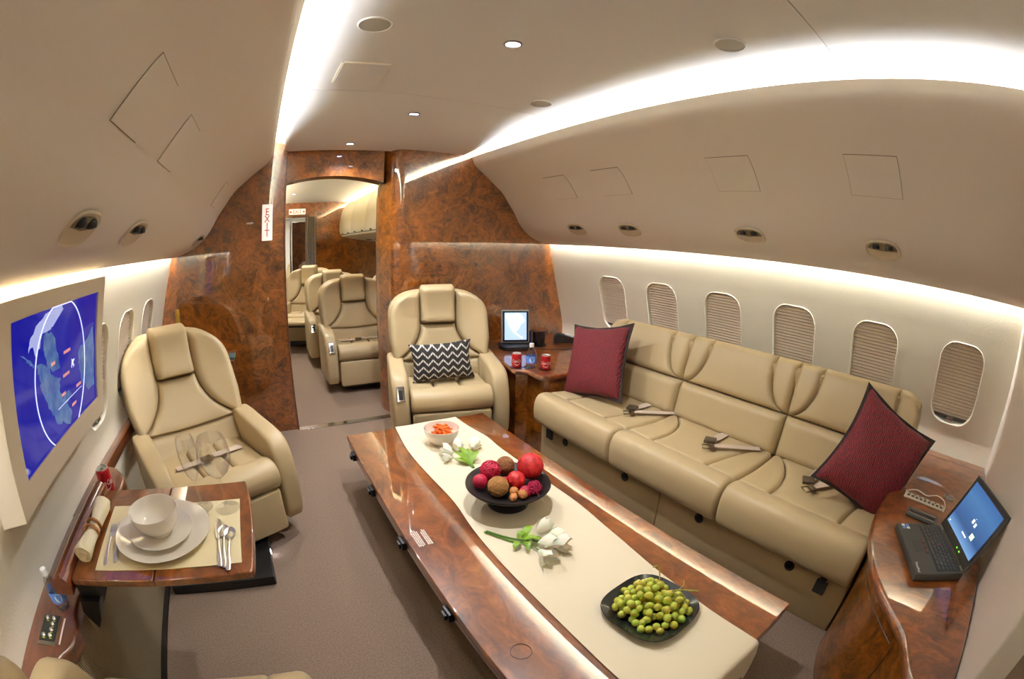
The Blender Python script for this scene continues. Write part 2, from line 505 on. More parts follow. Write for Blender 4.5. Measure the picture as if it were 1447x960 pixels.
# front bulkhead
root = bpy.data.objects.new('wall_front', None); COL.objects.link(root); tag(root, 'glossy burl wood bulkhead with the doorway', None, None, 'structure')
bm = nb(); box(bm, (-1.05, YF, 0), (.135, YF+.27, 2.2), .004); obj('bulkhead_panel', bm, 'wood', root)
bm = nb()
cr = [(1.02-.09*math.sin(a), 3.30-.09*math.cos(a)) for a in [PI/2*k/8 for k in range(9)]]
prism(bm, [(2.65, 3.21)] + cr + [(.888, 3.42), (.888, YF+.27), (2.65, YF+.27)], 0, 2.2); obj('bulkhead_panel', bm, 'wood', root, ang=25)
bm = nb()
arch = [(.135 + (.888-.135)*k/16, 1.815+.048*(1-((k-8)/8)**2)) for k in range(17)]
prism(bm, [(.135, 2.2)] + arch + [(.888, 2.2)], 3.33, 3.50, axis='y'); obj('header_panel', bm, 'wood', root)
bm = nb(); box(bm, (.128, YF-.004, 0), (.142, YF+.05, 1.84), .003); obj('jamb_edge', bm, 'wood_red', root)
bm = nb(); box(bm, (.135, 3.235, .0), (.888, 3.30, .006), .002); obj('threshold', bm, 'chrome', root)
# rear partition behind the end cabinet, rear wall
bm = nb(); box(bm, (.86, -.52, 0), (2.6, -.42, 2.05), .012, 3); struct('wall_partition', bm, 'panel', label='beige partition behind the laptop cabinet')
bm = nb(); box(bm, (-1.1, YB-.05, 0), (2.7, YB, 2.2)); struct('wall_rear', bm, 'panel', label='rear cabin wall')

# ceiling fittings
M['mesh_grey'] = mat('speaker_mesh', (176, 170, 160), .7, bump=.8, bscale=600)
def disc(bm, x, y, r, dz, prof, n=28):
    mt = Matrix.Translation((x, y, ceil_z(x, y)-.006+dz)); lathe(bm, prof, n, mtx=mt)
for i, (x, y, lb) in enumerate([(.80, 1.34, 'round ceiling downlight, the one nearest the camera'), (.80, 2.41, 'round ceiling downlight in the middle of the row'), (.57, 3.10, 'small round ceiling downlight just before the doorway header')]):
    t = thing('ceiling_light', lb, 'light', (x, y, ceil_z(x, y)-.006), 0, 'downlights along the ceiling')
    bm = nb(); lathe(bm, [(.034, 0), (.034, -.004), (.028, -.006), (.026, -.002), (.026, .004)], 28); obj('light_ring', bm, 'steel', t)
    bm = nb(); lathe(bm, [(0, -.001), (.026, -.001)], 24); obj('lamp_face', bm, 'lamp', t)
    ld = bpy.data.lights.new('downlight', 'SPOT'); ld.energy = DOWN; ld.spot_size = math.radians(140); ld.spot_blend = .8; ld.shadow_soft_size = .03; ld.color = (.98, .98, 1)
    lo = bpy.data.objects.new('downlight_lamp', ld); COL.objects.link(lo); lo.parent = t; lo.location = (0, 0, -.012)
for x, y, lb in [(.293, 1.366, 'round ceiling speaker next to the square ceiling hatch'), (1.294, .745, 'round ceiling speaker over the sofa front, the larger-looking one'), (1.304, 1.89, 'round ceiling speaker by the cove nearer the doorway')]:
    t = thing('ceiling_speaker', lb, 'speaker', (x, y, ceil_z(x, y)-.006), 0, 'round speakers in the ceiling')
    bm = nb(); lathe(bm, [(.060, 0), (.059, -.004), (.055, -.006), (.053, -.002)], 32); obj('speaker_ring', bm, 'ceiling', t)
    bm = nb(); lathe(bm, [(0, -.003), (.053, -.003)], 32); obj('speaker_grille', bm, 'mesh_grey', t)
bm = nb(); box(bm, (.258, 1.724, -.004), (.454, 1.97, .004), .003)
for v in bm.verts: v.co.z += ceil_z(v.co.x, v.co.y)-.008
hatch = obj('ceiling_hatch', bm, 'ceiling', ceiling)
bm = nb()
for a, b in (((.252, 1.718), (.460, 1.724)), ((.252, 1.970), (.460, 1.976)), ((.252, 1.718), (.258, 1.976)), ((.454, 1.718), (.460, 1.976))):
    box(bm, (a[0], a[1], -.003), (b[0], b[1], .003))
for v in bm.verts: v.co.z += ceil_z(v.co.x, v.co.y)-.007
obj('hatch_gap', bm, 'cove', ceiling)

# hatches and reading lights on the bins
def bin_at(z):
    for (a, za), (b, zb) in zip(BIN, BIN[1:]):
        if zb <= z <= za: return a+(b-a)*(za-z)/max(1e-6, za-zb), Vector((b-a, zb-za)).normalized()
    return BIN[-1][0], Vector((1, 0))
def bin_hatch(s, y0, y1, z0, z1, tr):
    zs = [z0+(z1-z0)*k/6 for k in range(7)]
    def pt(y, z, off):
        d, t = bin_at(z); n = Vector((t.y, -t.x))     # into the cabin
        return (C0+s*(d+n.x*off), y, z+n.y*off)
    for nm, mm, e, off in (('hatch_gap', 'seam', .0024, .0012), ('overhead_hatch', 'panel', 0, .0035)):
        bm = nb()
        zz = [z0-e*.8+(z1-z0+1.6*e)*k/6 for k in range(7)]
        rows = [[bm.verts.new(pt(y, z, off)) for z in zz] for y in (y0-e, y1+e)]
        for k in range(6): bm.faces.new((rows[0][k], rows[0][k+1], rows[1][k+1], rows[1][k]))
        if e == 0:
            bd = [q for q in bm.edges if q.is_boundary]
            r = bmesh.ops.extrude_edge_only(bm, edges=bd)
            for v in r['geom']:
                if isinstance(v, bmesh.types.BMVert): v.co.x += s*.004; v.co.z += .002
        obj(nm, bm, mm, tr)
for y0, y1 in ((2.33, 2.56), (1.83, 2.06), (.987, 1.226), (.27, .514)): bin_hatch(1, y0, y1, 1.668, 1.809, BIN_R)
for y0, y1 in ((.84, 1.046), (1.296, 1.495), (2.67, 2.85)): bin_hatch(-1, y0, y1, 1.626, 1.752, BIN_L)
M['recess'] = mat('recess_beige', (196, 182, 160), .5)
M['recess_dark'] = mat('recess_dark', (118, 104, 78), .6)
def reading_light(s, y, label, lit):
    z = 1.463 if s > 0 else 1.443
    d, t = bin_at(z)
    tz = Vector((-s*t.x, 0, -t.y))                      # up the bin face
    n = Vector((s*t.y, 0, -t.x))                        # into the cabin
    if n.dot(Vector((-s, 0, -1))) < 0: n = -n
    root = thing('reading_light', label, 'light', (C0+s*d, y, z), 0, 'twin reading lights under the overhead panels')
    mt = frame_mtx((0, 0, 0), (0, 1, 0), tz)
    if (mt.to_3x3() @ Vector((0, 0, 1))).dot(n) < 0: mt = mt @ Matrix.Diagonal((-1, 1, -1, 1))
    def ov(a, b, k=28, sq=2.6):
        return [(a*math.copysign(abs(math.cos(2*PI*i/k))**(2/sq), math.cos(2*PI*i/k)), b*math.copysign(abs(math.sin(2*PI*i/k))**(2/sq), math.sin(2*PI*i/k))) for i in range(k)]
    bm = nb()
    rings = [[bm.verts.new(mt @ Vector((x, v, h))) for x, v in ov(a, b)] for a, b, h in ((.092, .056, .001), (.088, .052, .007), (.081, .046, .004))]
    for a, b in zip(rings, rings[1:]):
        for k in range(28): bm.faces.new((a[k], a[(k+1) % 28], b[(k+1) % 28], b[k]))
    obj('bezel', bm, 'recess', root)
    bm = nb()
    o = ov(.081, .046)
    r0 = [bm.verts.new(mt @ Vector((x, v, .004))) for x, v in o]
    r1 = [bm.verts.new(mt @ Vector((x*.9, v*.8+.004, .0028))) for x, v in o]
    for k in range(28): bm.faces.new((r0[k], r0[(k+1) % 28], r1[(k+1) % 28], r1[k]))
    bm.faces.new(r1)
    obj('scoop', bm, 'recess', root)
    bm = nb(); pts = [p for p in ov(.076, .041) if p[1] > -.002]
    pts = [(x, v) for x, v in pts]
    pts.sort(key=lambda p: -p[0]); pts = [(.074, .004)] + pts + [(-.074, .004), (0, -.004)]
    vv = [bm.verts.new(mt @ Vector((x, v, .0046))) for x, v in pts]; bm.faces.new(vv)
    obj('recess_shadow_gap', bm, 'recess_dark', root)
    for k, dx in enumerate((-.034, .034)):
        bm = nb(); m2 = mt @ Matrix.Translation((dx, .020, .003)) @ Matrix.Rotation(math.radians(38), 4, 'X')
        lathe(bm, [(.0, .004), (.012, .004), (.0135, .012), (.017, .012), (.019, .006), (.019, -.004), (.012, -.01)], 20, mtx=m2)
        nz = obj('spot_nozzle', bm, 'black', root)
        bm = nb(); lathe(bm, [(0, .0055), (.0115, .0055)], 16, mtx=m2); obj('nozzle_lens', bm, 'lamp' if (lit and k == lit-1) else 'steel', nz)
for y, lb, lit in ((2.505, 'oval twin reading light over the sofa, closest to the wood bulkhead', 0), (1.987, 'oval twin reading light over the sofa, second from the bulkhead', 0), (1.12, 'oval twin reading light over the sofa with one lamp lit', 1), (.39, 'oval twin reading light over the sofa end by the laptop', 0)): reading_light(1, y, lb, lit)
for y, lb, lit in ((1.02, 'oval reading light above the big screen', 0), (1.505, 'oval reading light between screen and left armchair, with a lit lamp', 1), (3.03, 'oval reading light tight against the left wood bulkhead', 0)): reading_light(-1, y, lb, lit)
# ================================================================ UPHOLSTERED SEATS
def chair_parts(root, belt=True, handset_side=-1, lounge=False, recline=0, arm_up=0):
    """lounge armchair, local axes: x across, -y forward, z up"""
    def inner(v):
        return .122 if v > .80 else .122 + .20*((.80-v)/.24)**2.1
    def outer(v):
        if v > .84: return .13 + .205*max(0, 1-((v-.84)/.192)**2.6)**.5
        return .335 - .02*max(0, (.70-v)/.14)
    def warp(u, v, w):
        sag = .035*(1-min(1, (u/.33)**2))*max(0, min(1, (.80-v)/.2))
        z = v - sag
        lean = .155 + recline*.25 + (z-.45)*(.30+recline) - .05*max(0, (z-.85)/.2)**2
        return (u, lean - .075*(abs(u)/.33)**2.2 - w, z)
    # shell behind the cushions
    bm = nb(); puff(bm, lambda v: -outer(v)-.004, lambda v: outer(v)+.004, .555, 1.034, .05, .05, lambda u, v, w: (warp(u, v, 0)[0], warp(u, v, 0)[1]+.10-.06-w*1.0+.03, v), 10, 12, back=-.075)
    obj('back_shell', bm, 'leather', root)
    bm = nb(); puff(bm, lambda v: -inner(v)+.002, lambda v: inner(v)-.002, .575, .80, .05, .03, warp, 10, 8); obj('back_center', bm, 'leather', root)
    for s in (-1, 1):
        bm = nb()
        l = (lambda v: inner(v)) if s > 0 else (lambda v: -outer(v))
        r = (lambda v: outer(v)) if s > 0 else (lambda v: -inner(v))
        puff(bm, l, r, .56, 1.032, .062, .04, warp, 8, 16); obj('side_wing', bm, 'leather', root)
    bm = nb(); hr = lambda v: .120 - .018*max(0, (v-1.04)/.04)**2
    puff(bm, lambda v: -hr(v), hr, .805, 1.078, .095, .035, warp, 8, 10, back=-.04); obj('headrest', bm, 'leather', root)
    bm = nb(); puff(bm, lambda v: -.262, lambda v: .262, .43, .578, .035, .03, warp, 12, 6, back=-.06); obj('lumbar', bm, 'leather', root)
    # seat: quilted top and rolled front
    sw = .25
    top = lambda u, v, w: (u, v, .425+w - .015*math.sin(PI*(v+.3)/.5)*(1-(u/.3)**2))
    bm = nb()
    for a, b in ((-sw, -.085), (-.082, .082), (.085, sw)):
        puff(bm, lambda v: a, lambda v: b, -.175, .20, .03, .025, top, 5, 8, back=-.08)
    obj('seat_cushion', bm, 'leather', root)
    pr = spline([(-.17, .457), (-.22, .468), (-.275, .452), (-.302, .41), (-.298, .36), (-.27, .325), (-.2, .315), (-.17, .33)], 4)
    bm = nb(); prism(bm, pr, -sw, sw, .02, 3, axis='x'); obj('seat_front_roll', bm, 'leather', root, 60)
    # leg rest panel
    if not lounge:
        bm = nb(); box(bm, (-.242, -.282, .075), (.242, -.235, .318), .018, 3); obj('leg_rest', bm, 'leather', root)
    else:
        bm = nb(); box(bm, (-.242, -.62, .375), (.242, -.25, .425), .02, 3); obj('leg_rest', bm, 'leather', root)
        bm = nb(); box(bm, (-.2, -.58, .345), (.2, -.27, .375), .006); obj('leg_rest_frame', bm, 'black', root)
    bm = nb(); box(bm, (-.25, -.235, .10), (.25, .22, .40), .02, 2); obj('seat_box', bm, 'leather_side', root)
    for s in (-1, 1):
        p = spline([(.245, .10), (.262, .40), (.245, .575), (.19, .602), (.05, .588), (-.10, .572), (-.185, .55), (-.232, .505), (-.262, .42), (-.275, .30), (-.268, .17), (-.245, .105)], 4)
        p = [(y, z+(arm_up if s > 0 else 0)*max(0, min(1, (z-.2)/.3))) for y, z in p]
        bm = nb(); a, b = (.256, .36) if s > 0 else (-.36, -.256)
        prism(bm, p, a, b, .024, 3, axis='x'); arm = obj('armrest', bm, 'leather', root, 60)
        if s == handset_side:
            mt = frame_mtx((s*.308, -.255, .452), (1, 0, 0), (0, .45, 1))
            bm = nb(); box(bm, (-.026, -.05, -.004), (.026, .05, .007), .006, 2, mtx=mt); hs = obj('handset_plate', bm, 'chrome', arm)
            bm = nb(); box(bm, (-.012, -.036, .004), (.012, .026, .010), .005, 2, mtx=mt); obj('handset_recess', bm, 'black', arm)
    bm = nb(); box(bm, (-.2, -.2, .03), (.2, .2, .12), .01); obj('swivel_base', bm, 'black', root)
    if belt:
        bm = nb(); box(bm, (-.19, -.02, .452), (-.02, .025, .458), .002); box(bm, (.03, .0, .452), (.2, .045, .458), .002)
        b_ = obj('seat_belt', bm, M['belt'], root)
        bm = nb(); box(bm, (-.045, -.035, .455), (.012, .015, .472), .004); obj('buckle', bm, 'bronze', b_)
M['belt'] = mat('belt_webbing', (196, 180, 164), .7)
M['belt_dark'] = mat('belt_buckle', (104, 92, 78), .3, .8)

FACE = lambda deg: math.radians(deg)
ch = thing('lounge_chair', 'tan leather armchair behind the laid dining table, beside the side ledge', 'armchair', (-.40, 2.03, 0), FACE(26), 'tan leather swivel armchairs in the lounge')
chair_parts(ch, handset_side=-1, recline=.26)
ch.scale = (1, 1, .92)
ch2 = thing('lounge_chair', 'tan leather armchair by the bulkhead with the zigzag cushion on it', 'armchair', (1.136, 2.71, 0), FACE(-13), 'tan leather swivel armchairs in the lounge')
chair_parts(ch2, handset_side=-1)
ch2.scale = (1.05, 1.05, .97)
ch = ch2
'''
ch2 = dup(ch, (1.075, 2.56, 0), FACE(-13), 'tan leather armchair by the bulkhead with the zigzag cushion on it', 'tan leather swivel armchairs in the lounge')
'''
ch3 = thing('lounge_chair', 'tan leather armchair at the bottom edge, only its seat front and armrest corner showing', 'armchair', (-.452, .425, 0), PI, 'tan leather swivel armchairs in the lounge')
chair_parts(ch3, belt=False, handset_side=0, arm_up=.055)
# floor plinth of the left armchair
t = thing('floor_plinth', 'black swivel base plate on the carpet under the left armchair', 'plinth', (-.44, 1.72, 0))
bm = nb(); box(bm, (-.255, -.165, 0), (.255, .22, .05), .006); obj('plate', bm, 'black', t)
bm = nb(); lathe(bm, [(0, .0015), (.012, .0015), (.014, 0)], 16, mtx=Matrix.Translation((.255, .05, .025)) @ Matrix.Rotation(PI/2, 4, 'Y')); obj('floor_light', bm, 'lamp', t)

# ---- sofa along the right wall
sofa = thing('sofa', 'long tan leather three-seat sofa under the windows', 'sofa', (1.75, 1.1, 0))
SI = Matrix.Translation((-1.75, -1.1, 0))
def sob(name, bm, m, parent=None, ang=40):
    bm.transform(SI); return obj(name, bm, m, parent or sofa, ang)
SY = [.075, .77, 1.452, 2.125]
BACKP = spline([(1.95, .44), (1.975, .55), (1.995, .635), (2.03, .76), (2.075, .86), (2.10, .90)], 5)
def bx(z):
    for (a, za), (b, zb) in zip(BACKP, BACKP[1:]):
        if za <= z <= zb: return a+(b-a)*(z-za)/(zb-za)
    return BACKP[0][0] if z < .5 else BACKP[-1][0]
def bwarp(u, v, w):
    # w out of the back towards the room; the top edge rolls over
    return (bx(v)+.035 - w*.97, u, v + w*.25)
def rounded(v0, v1, R, base, sgn):
    return lambda v: base + sgn*(R-math.sqrt(max(0, R*R-max(0, v-(v1-R))**2)))
for i in range(3):
    y0, y1 = SY[i]+.003, SY[i+1]-.003
    zb, zt = .638, .885
    Wd = .135
    dw = lambda v: Wd*max(0, 1-((zt-v)/(zt-zb))**2.6)**.5
    R0 = .10 if i == 0 else .012; R1 = .10 if i == 2 else .012
    e0 = rounded(zb, zt, R0, y0, 1); e1 = rounded(zb, zt, R1, y1, -1)
    bm = nb(); puff(bm, lambda v: y0+dw(v), lambda v: y1-dw(v), zb, zt, .05, .03, bwarp, 10, 12, back=-.05); sob('back_panel', bm, 'leather')
    bm = nb(); puff(bm, e0, lambda v: max(e0(v)+.004, y0+dw(v)), zb, zt, .05, .03, bwarp, 6, 22, back=-.05); sob('back_corner_panel', bm, 'leather')
    bm = nb(); puff(bm, lambda v: min(e1(v)-.004, y1-dw(v)), e1, zb, zt, .05, .03, bwarp, 6, 22, back=-.05); sob('back_corner_panel', bm, 'leather')
    bm = nb(); puff(bm, lambda v: y0, lambda v: y1, .43, zb-.002, .055, .04, bwarp, 12, 8, back=-.05); sob('lumbar_roll', bm, 'leather')
    # seat
    vf, vb = 1.578, 1.965
    Ws = .17
    sw_ = lambda v: Ws*max(0, 1-((v-vf)/(vb-vf))**2.4)**.5
    stop = lambda u, v, w: (v, u, .425+w-.012*math.sin(PI*(v-vf)/(vb-vf)))
    bm = nb(); puff(bm, lambda v: y0+sw_(v), lambda v: y1-sw_(v), vf, vb, .032, .022, stop, 10, 8, back=-.08); sob('seat_panel', bm, 'leather')
    bm = nb(); puff(bm, lambda v: y0, lambda v: y0+max(.004, sw_(v)), vf, vb, .032, .022, stop, 6, 8, back=-.08); sob('seat_corner_panel', bm, 'leather')
    bm = nb(); puff(bm, lambda v: y1-max(.004, sw_(v)), lambda v: y1, vf, vb, .032, .022, stop, 6, 8, back=-.08); sob('seat_corner_panel', bm, 'leather')
    pr = spline([(1.58, .455), (1.53, .464), (1.485, .452), (1.462, .41), (1.458, .35), (1.468, .295), (1.50, .272), (1.56, .28), (1.585, .34)], 4)
    bm = nb(); prism(bm, pr, y0, y1, .022, 3, axis='y'); sob('seat_front_roll', bm, 'leather', ang=60)
    # belts
    bxs = []
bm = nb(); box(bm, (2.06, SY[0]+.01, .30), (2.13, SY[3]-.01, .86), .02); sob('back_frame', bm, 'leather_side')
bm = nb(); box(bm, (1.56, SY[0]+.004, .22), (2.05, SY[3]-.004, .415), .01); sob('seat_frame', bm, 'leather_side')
for a, b in ((SY[0], 1.128), (1.132, SY[3])):
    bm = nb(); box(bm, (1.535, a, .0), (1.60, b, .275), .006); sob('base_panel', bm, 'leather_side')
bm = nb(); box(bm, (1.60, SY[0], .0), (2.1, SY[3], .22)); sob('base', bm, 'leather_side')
for y in (.374, .88, 1.375, 1.878):
    bm = nb(); mt = Matrix.Translation((1.535, y, .218)) @ Matrix.Rotation(-PI/2, 4, 'Y')
    lathe(bm, [(0, .002), (.014, .002), (.016, .005), (.024, .004), (.024, -.002)], 22, mtx=mt); sob('floor_light', bm, 'black')
for y, z in ((.20, .195), (2.03, .215)):
    bm = nb(); box(bm, (1.522, y-.028, z-.032), (1.538, y+.028, z+.032), .004); box(bm, (1.516, y-.016, z+.025), (1.534, y+.016, z+.05), .004); sob('belt_anchor_box', bm, 'dark')
def belt(yc, dy, buck):
    bm = nb(); box(bm, (1.80, yc-.026, .459), (1.95, yc+.022, .463), .001)
    mt = Matrix.Translation((1.76, yc-.03, .461)) @ Matrix.Rotation(math.radians(dy), 4, 'Z')
    box(bm, (0, -.02, 0), (.26, .02, .004), .001, mtx=mt); o = sob('seat_belt', bm, 'belt')
    bm = nb(); m3 = Matrix.Translation((1.80, yc+.0, .461)) @ Matrix.Rotation(math.radians(25), 4, 'Z')
    box(bm, (-.035, -.03, 0), (.025, .03, .016), .004, mtx=m3); bm.transform(SI); obj('buckle', bm, 'belt_dark', o)
    bm = nb(); m4 = Matrix.Translation((1.735, yc-.035, .460)) @ Matrix.Rotation(math.radians(dy), 4, 'Z')
    tube(bm, [m4 @ Vector(p) for p in ((.03, -.022, .004), (-.03, -.022, .004), (-.03, .022, .004), (.03, .022, .004))], .003, 6, closed=True)
    box(bm, (0, -.024, 0), (.03, .024, .012), .003, mtx=m4); bm.transform(SI); obj('buckle_tongue', bm, 'bronze', o)
belt(1.62, -40, 0); belt(1.07, -50, 0); belt(.50, -35, 0)

# ---- throw cushions
def cushion(name, label, W, H, T, m, flange, loc, mtx, grp, edge_m=None):
    root = thing(name, label, 'cushion', loc, 0, grp)
    n = 22; bm = nb(); G = []
    for side in (1, -1):
        rows = []
        for j in range(n+1):
            row = []
            for i in range(n+1):
                u, v = -1+2*i/n, -1+2*j/n
                pu = (1-abs(u)**2.6)*(1-abs(v)**2.6)
                k = 1-.11*(1-abs(v)**2)*abs(u)**4 ; k2 = 1-.11*(1-abs(u)**2)*abs(v)**4
                x, y = u*W/2*k, v*H/2*k2
                wr = .004*math.sin(9*u+3*v)*(1-pu)
                row.append(bm.verts.new((x, y, side*(T/2*pu**.55+.002)+wr)))
            rows.append(row)
        for a, b in zip(rows, rows[1:]):
            for q in range(n): bm.faces.new((a[q], a[q+1], b[q+1], b[q]))
    bmesh.ops.remove_doubles(bm, verts=bm.verts, dist=.0045)
    bm.transform(mtx); obj('cushion_cover', bm, m, root, 80)
    if flange:
        loop = []
        for sx, sy, ax in ((0, -1, 0), (1, 0, 1), (0, 1, 0), (-1, 0, 1)):
            for q in range(14):
                t = -1+2*q/14
                if ax == 0: u, v = (t if sy < 0 else -t), sy
                else: u, v = sx, (t if sx > 0 else -t)
                k = 1-.11*(1-abs(v)**2)*abs(u)**4; k2 = 1-.11*(1-abs(u)**2)*abs(v)**4
                loop.append((u*W/2*k, v*H/2*k2))
        bm = nb(); F = flange
        ring = []
        for x, y in loop:
            ox = F*max(-1, min(1, x/(W/2)))**3; oy = F*max(-1, min(1, y/(H/2)))**3
            ring.append([bm.verts.new((x*.97, y*.97, .005)), bm.verts.new((x+ox, y+oy, .002+.003*math.sin(40*x))), bm.verts.new((x+ox, y+oy, -.002)), bm.verts.new((x*.97, y*.97, -.005))])
        for q in range(len(ring)):
            a, b = ring[q], ring[(q+1) % len(ring)]
            for k in range(3): bm.faces.new((a[k], a[k+1], b[k+1], b[k]))
        bm.transform(mtx); obj('flange_edge', bm, edge_m, root, 60)
    return root
def striped(name, c1, c2, scale, ang):
    m = bpy.data.materials.new(name); m.use_nodes = True; nt = m.node_tree; N = nt.nodes.new; L = nt.links.new; b = nt.nodes['Principled BSDF']
    tc = N('ShaderNodeTexCoord'); mp = N('ShaderNodeMapping'); mp.inputs['Rotation'].default_value = ang; L(tc.outputs['Object'], mp.inputs['Vector'])
    wv = N('ShaderNodeTexWave'); wv.inputs['Scale'].default_value = scale; wv.inputs['Distortion'].default_value = 5; wv.inputs['Detail'].default_value = 3; wv.inputs['Detail Scale'].default_value = 2
    L(mp.outputs[0], wv.inputs['Vector'])
    r = N('ShaderNodeValToRGB'); r.color_ramp.elements[0].color = lin(c1); r.color_ramp.elements[1].color = lin(c2); r.color_ramp.elements[0].position = .25
    L(wv.outputs['Fac'], r.inputs['Fac']); L(r.outputs[0], b.inputs['Base Color'])
    bp = N('ShaderNodeBump'); bp.inputs['Strength'].default_value = .5; bp.inputs['Distance'].default_value = .003; L(wv.outputs['Fac'], bp.inputs['Height']); L(bp.outputs[0], b.inputs['Normal'])
    b.inputs['Roughness'].default_value = .75
    return m
M['red_silk'] = striped('red_silk', (66, 11, 19), (138, 35, 48), 40, (0, 0, 1.5))
M['red_silk_flat'] = striped('red_silk_flat', (66, 11, 19), (136, 35, 48), 38, (0, 0, 1.6))
M['piping'] = mat('dark_piping', (44, 38, 36), .8)
# ---- cushions placed
def basis(o, xd, yd): return frame_mtx(o, xd, yd)
m1 = basis((0, 0, .225), (.16, -1, .17), (.36, .20, 1))
c1 = cushion('throw_cushion', 'dark red square cushion leaning at the far end of the sofa by the drinks', .45, .45, .15, M['red_silk'], .012, (1.80, 1.95, .435), m1, 'red cushions on the sofa', 'piping')
m2 = basis((0, 0, .20), (.30, -.84, -.42), (.50, -.24, .84))
c2 = cushion('throw_cushion', 'dark red cushion tipped on its corner at the sofa end by the laptop', .43, .43, .15, M['red_silk_flat'], .012, (1.86, .215, .44), m2, 'red cushions on the sofa', 'piping')
def zigzag():
    m = bpy.data.materials.new('zigzag_weave'); m.use_nodes = True; nt = m.node_tree; N = nt.nodes.new; L = nt.links.new; b = nt.nodes['Principled BSDF']
    tc = N('ShaderNodeTexCoord'); sp = N('ShaderNodeSeparateXYZ'); L(tc.outputs['Object'], sp.inputs[0])
    def mt(op, a, c=None, d=None):
        n = N('ShaderNodeMath'); n.operation = op
        for k, v in enumerate((a, c, d)):
            if v is None: continue
            if isinstance(v, (int, float)): n.inputs[k].default_value = v
            else: L(v, n.inputs[k])
        return n.outputs[0]
    x = mt('MULTIPLY', sp.outputs['X'], 1/.066); fr_ = mt('PINGPONG', x, .5)
    zg = mt('MULTIPLY', fr_, .066)
    v = mt('ADD', sp.outputs['Z'], zg); v = mt('MULTIPLY', v, 1/.045); v = mt('FRACT', v); v = mt('SUBTRACT', v, .5); v = mt('ABSOLUTE', v)
    on = mt('LESS_THAN', v, .14)
    x2 = mt('MULTIPLY', sp.outputs['X'], 1/.0165); x2 = mt('FRACT', x2); brk = mt('GREATER_THAN', x2, .14); on = mt('MULTIPLY', on, brk)
    mx = N('ShaderNodeMix'); mx.data_type = 'RGBA'; mx.inputs[6].default_value = lin((40, 37, 36)); mx.inputs[7].default_value = lin((200, 196, 190)); L(on, mx.inputs[0]); L(mx.outputs[2], b.inputs['Base Color'])
    b.inputs['Roughness'].default_value = .85
    return m
M['zigzag'] = zigzag()
c3 = cushion('lumbar_cushion', 'small black and white zigzag cushion on the armchair by the bulkhead', .43, .26, .12, M['zigzag'], 0, (1.117, 2.71, .43), frame_mtx((0, 0, .135), (1, 0, .05), (0, .3, 1)), None)
c3.rotation_euler = (0, 0, FACE(-13))

# ================================================================ CENTRE TABLE
TB = thing('conference_table', 'long glossy burl wood table in the middle of the cabin', 'table', (.65, 1.05, 0))
TI = Matrix.Translation((-.65, -1.05, 0))
def tob(name, bm, m, parent=None, ang=35):
    bm.transform(TI); return obj(name, bm, m, parent or TB, ang)
TL, TR, TY0, TY1 = .298, 1.002, .19, 1.905
bm = nb(); box(bm, (TL, TY0, .476), (TR, TY1, .50), .005, 3); tob('tabletop', bm, 'wood_table')
bm = nb(); box(bm, (TL+.012, TY0+.01, .468), (TR-.012, TY1-.01, .4765)); tob('leaf_gap', bm, 'black')
bm = nb(); box(bm, (TL+.004, TY0+.004, .442), (TR-.004, TY1-.004, .468), .005, 3); tob('folded_leaf', bm, 'wood_table')
bm = nb(); box(bm, (TL+.05, TY0+.06, .405), (TR-.05, TY1-.06, .442), .004); tob('apron', bm, 'wood_red')
for y in (.30, 1.60):
    bm = nb(); box(bm, (.54, y-.14, .28), (.81, y+.14, .405), .03, 3); tob('pedestal', bm, 'wood_red')
    bm = nb(); box(bm, (.50, y-.17, .257), (.85, y+.17, .28), .01); tob('foot', bm, 'black')
for y in (.42, .76, 1.10, 1.45, 1.76):
    bm = nb(); box(bm, (TL-.012, y-.022, .448), (TL+.006, y+.022, .478), .003); box(bm, (TL-.02, y-.012, .452), (TL-.01, y+.012, .470), .002); tob('edge_latch', bm, 'black')
bm = nb(); tube(bm, [(.37+.024*math.cos(a), .537+.024*math.sin(a), .5003) for a in [2*PI*k/28 for k in range(28)]], .0014, 6, closed=True); tob('inlay_ring', bm, 'wood_red')
M['ink_white'] = mat('ink_white', (214, 208, 204), .6)
for x0, n in ((.322, 4), (.352, 3)):
    bm = nb()
    for k in range(n):
        y = 1.012 + random.random()*.012
        while y < 1.10 - (0.012 if k in (0, n-1) else 0):
            l = .003+random.random()*.008
            box(bm, (x0+k*.0058, y, .5), (x0+k*.0058+.0042, min(1.108, y+l), .5004)); y += l+.0016
    tob('printed_notice', bm, 'ink_white')

# table runner, slightly askew, hanging over the near end
M['linen'] = mat('cream_linen', (226, 214, 188), .85, bump=.5, bscale=420, sheen=.2)
RR = spline([(.850, 1.905), (.862, 1.75), (.878, 1.62), (.874, 1.48), (.880, 1.2), (.881, .98), (.862, .78), (.836, .55), (.822, .35), (.818, .19)], 4)
RL = spline([(.536, 1.905), (.516, 1.72), (.509, 1.6), (.514, 1.4), (.521, 1.2), (.505, 1.03), (.498, .82), (.499, .62), (.494, .40), (.490, .19)], 4)
bm = nb(); rows = []
def rip(x, y): return .0012*math.sin(31*x+9*y)*math.sin(13*y+4*x)+.0015
for (xr, yr), (xl, yl) in zip(RR, RL):
    rows.append([(xl+(xr-xl)*k/16, yl+(yr-yl)*k/16, .5022+rip(xl+(xr-xl)*k/16, yl)) for k in range(17)])
last = rows[-1]
for a in (20, 45, 70, 90):
    t = math.radians(a); rows.append([(x, .19-.012*math.sin(t), .5025-.012*(1-math.cos(t))) for x, y, z in last])
for d in (.03, .07, .12, .17, .23):
    rows.append([(x+.01*math.sin(3*x)*d, .178-.010*math.sin(18*x)*min(1, d/.1)-.004, .49-d) for x, y, z in last])
G = [[bm.verts.new(p) for p in r] for r in rows]
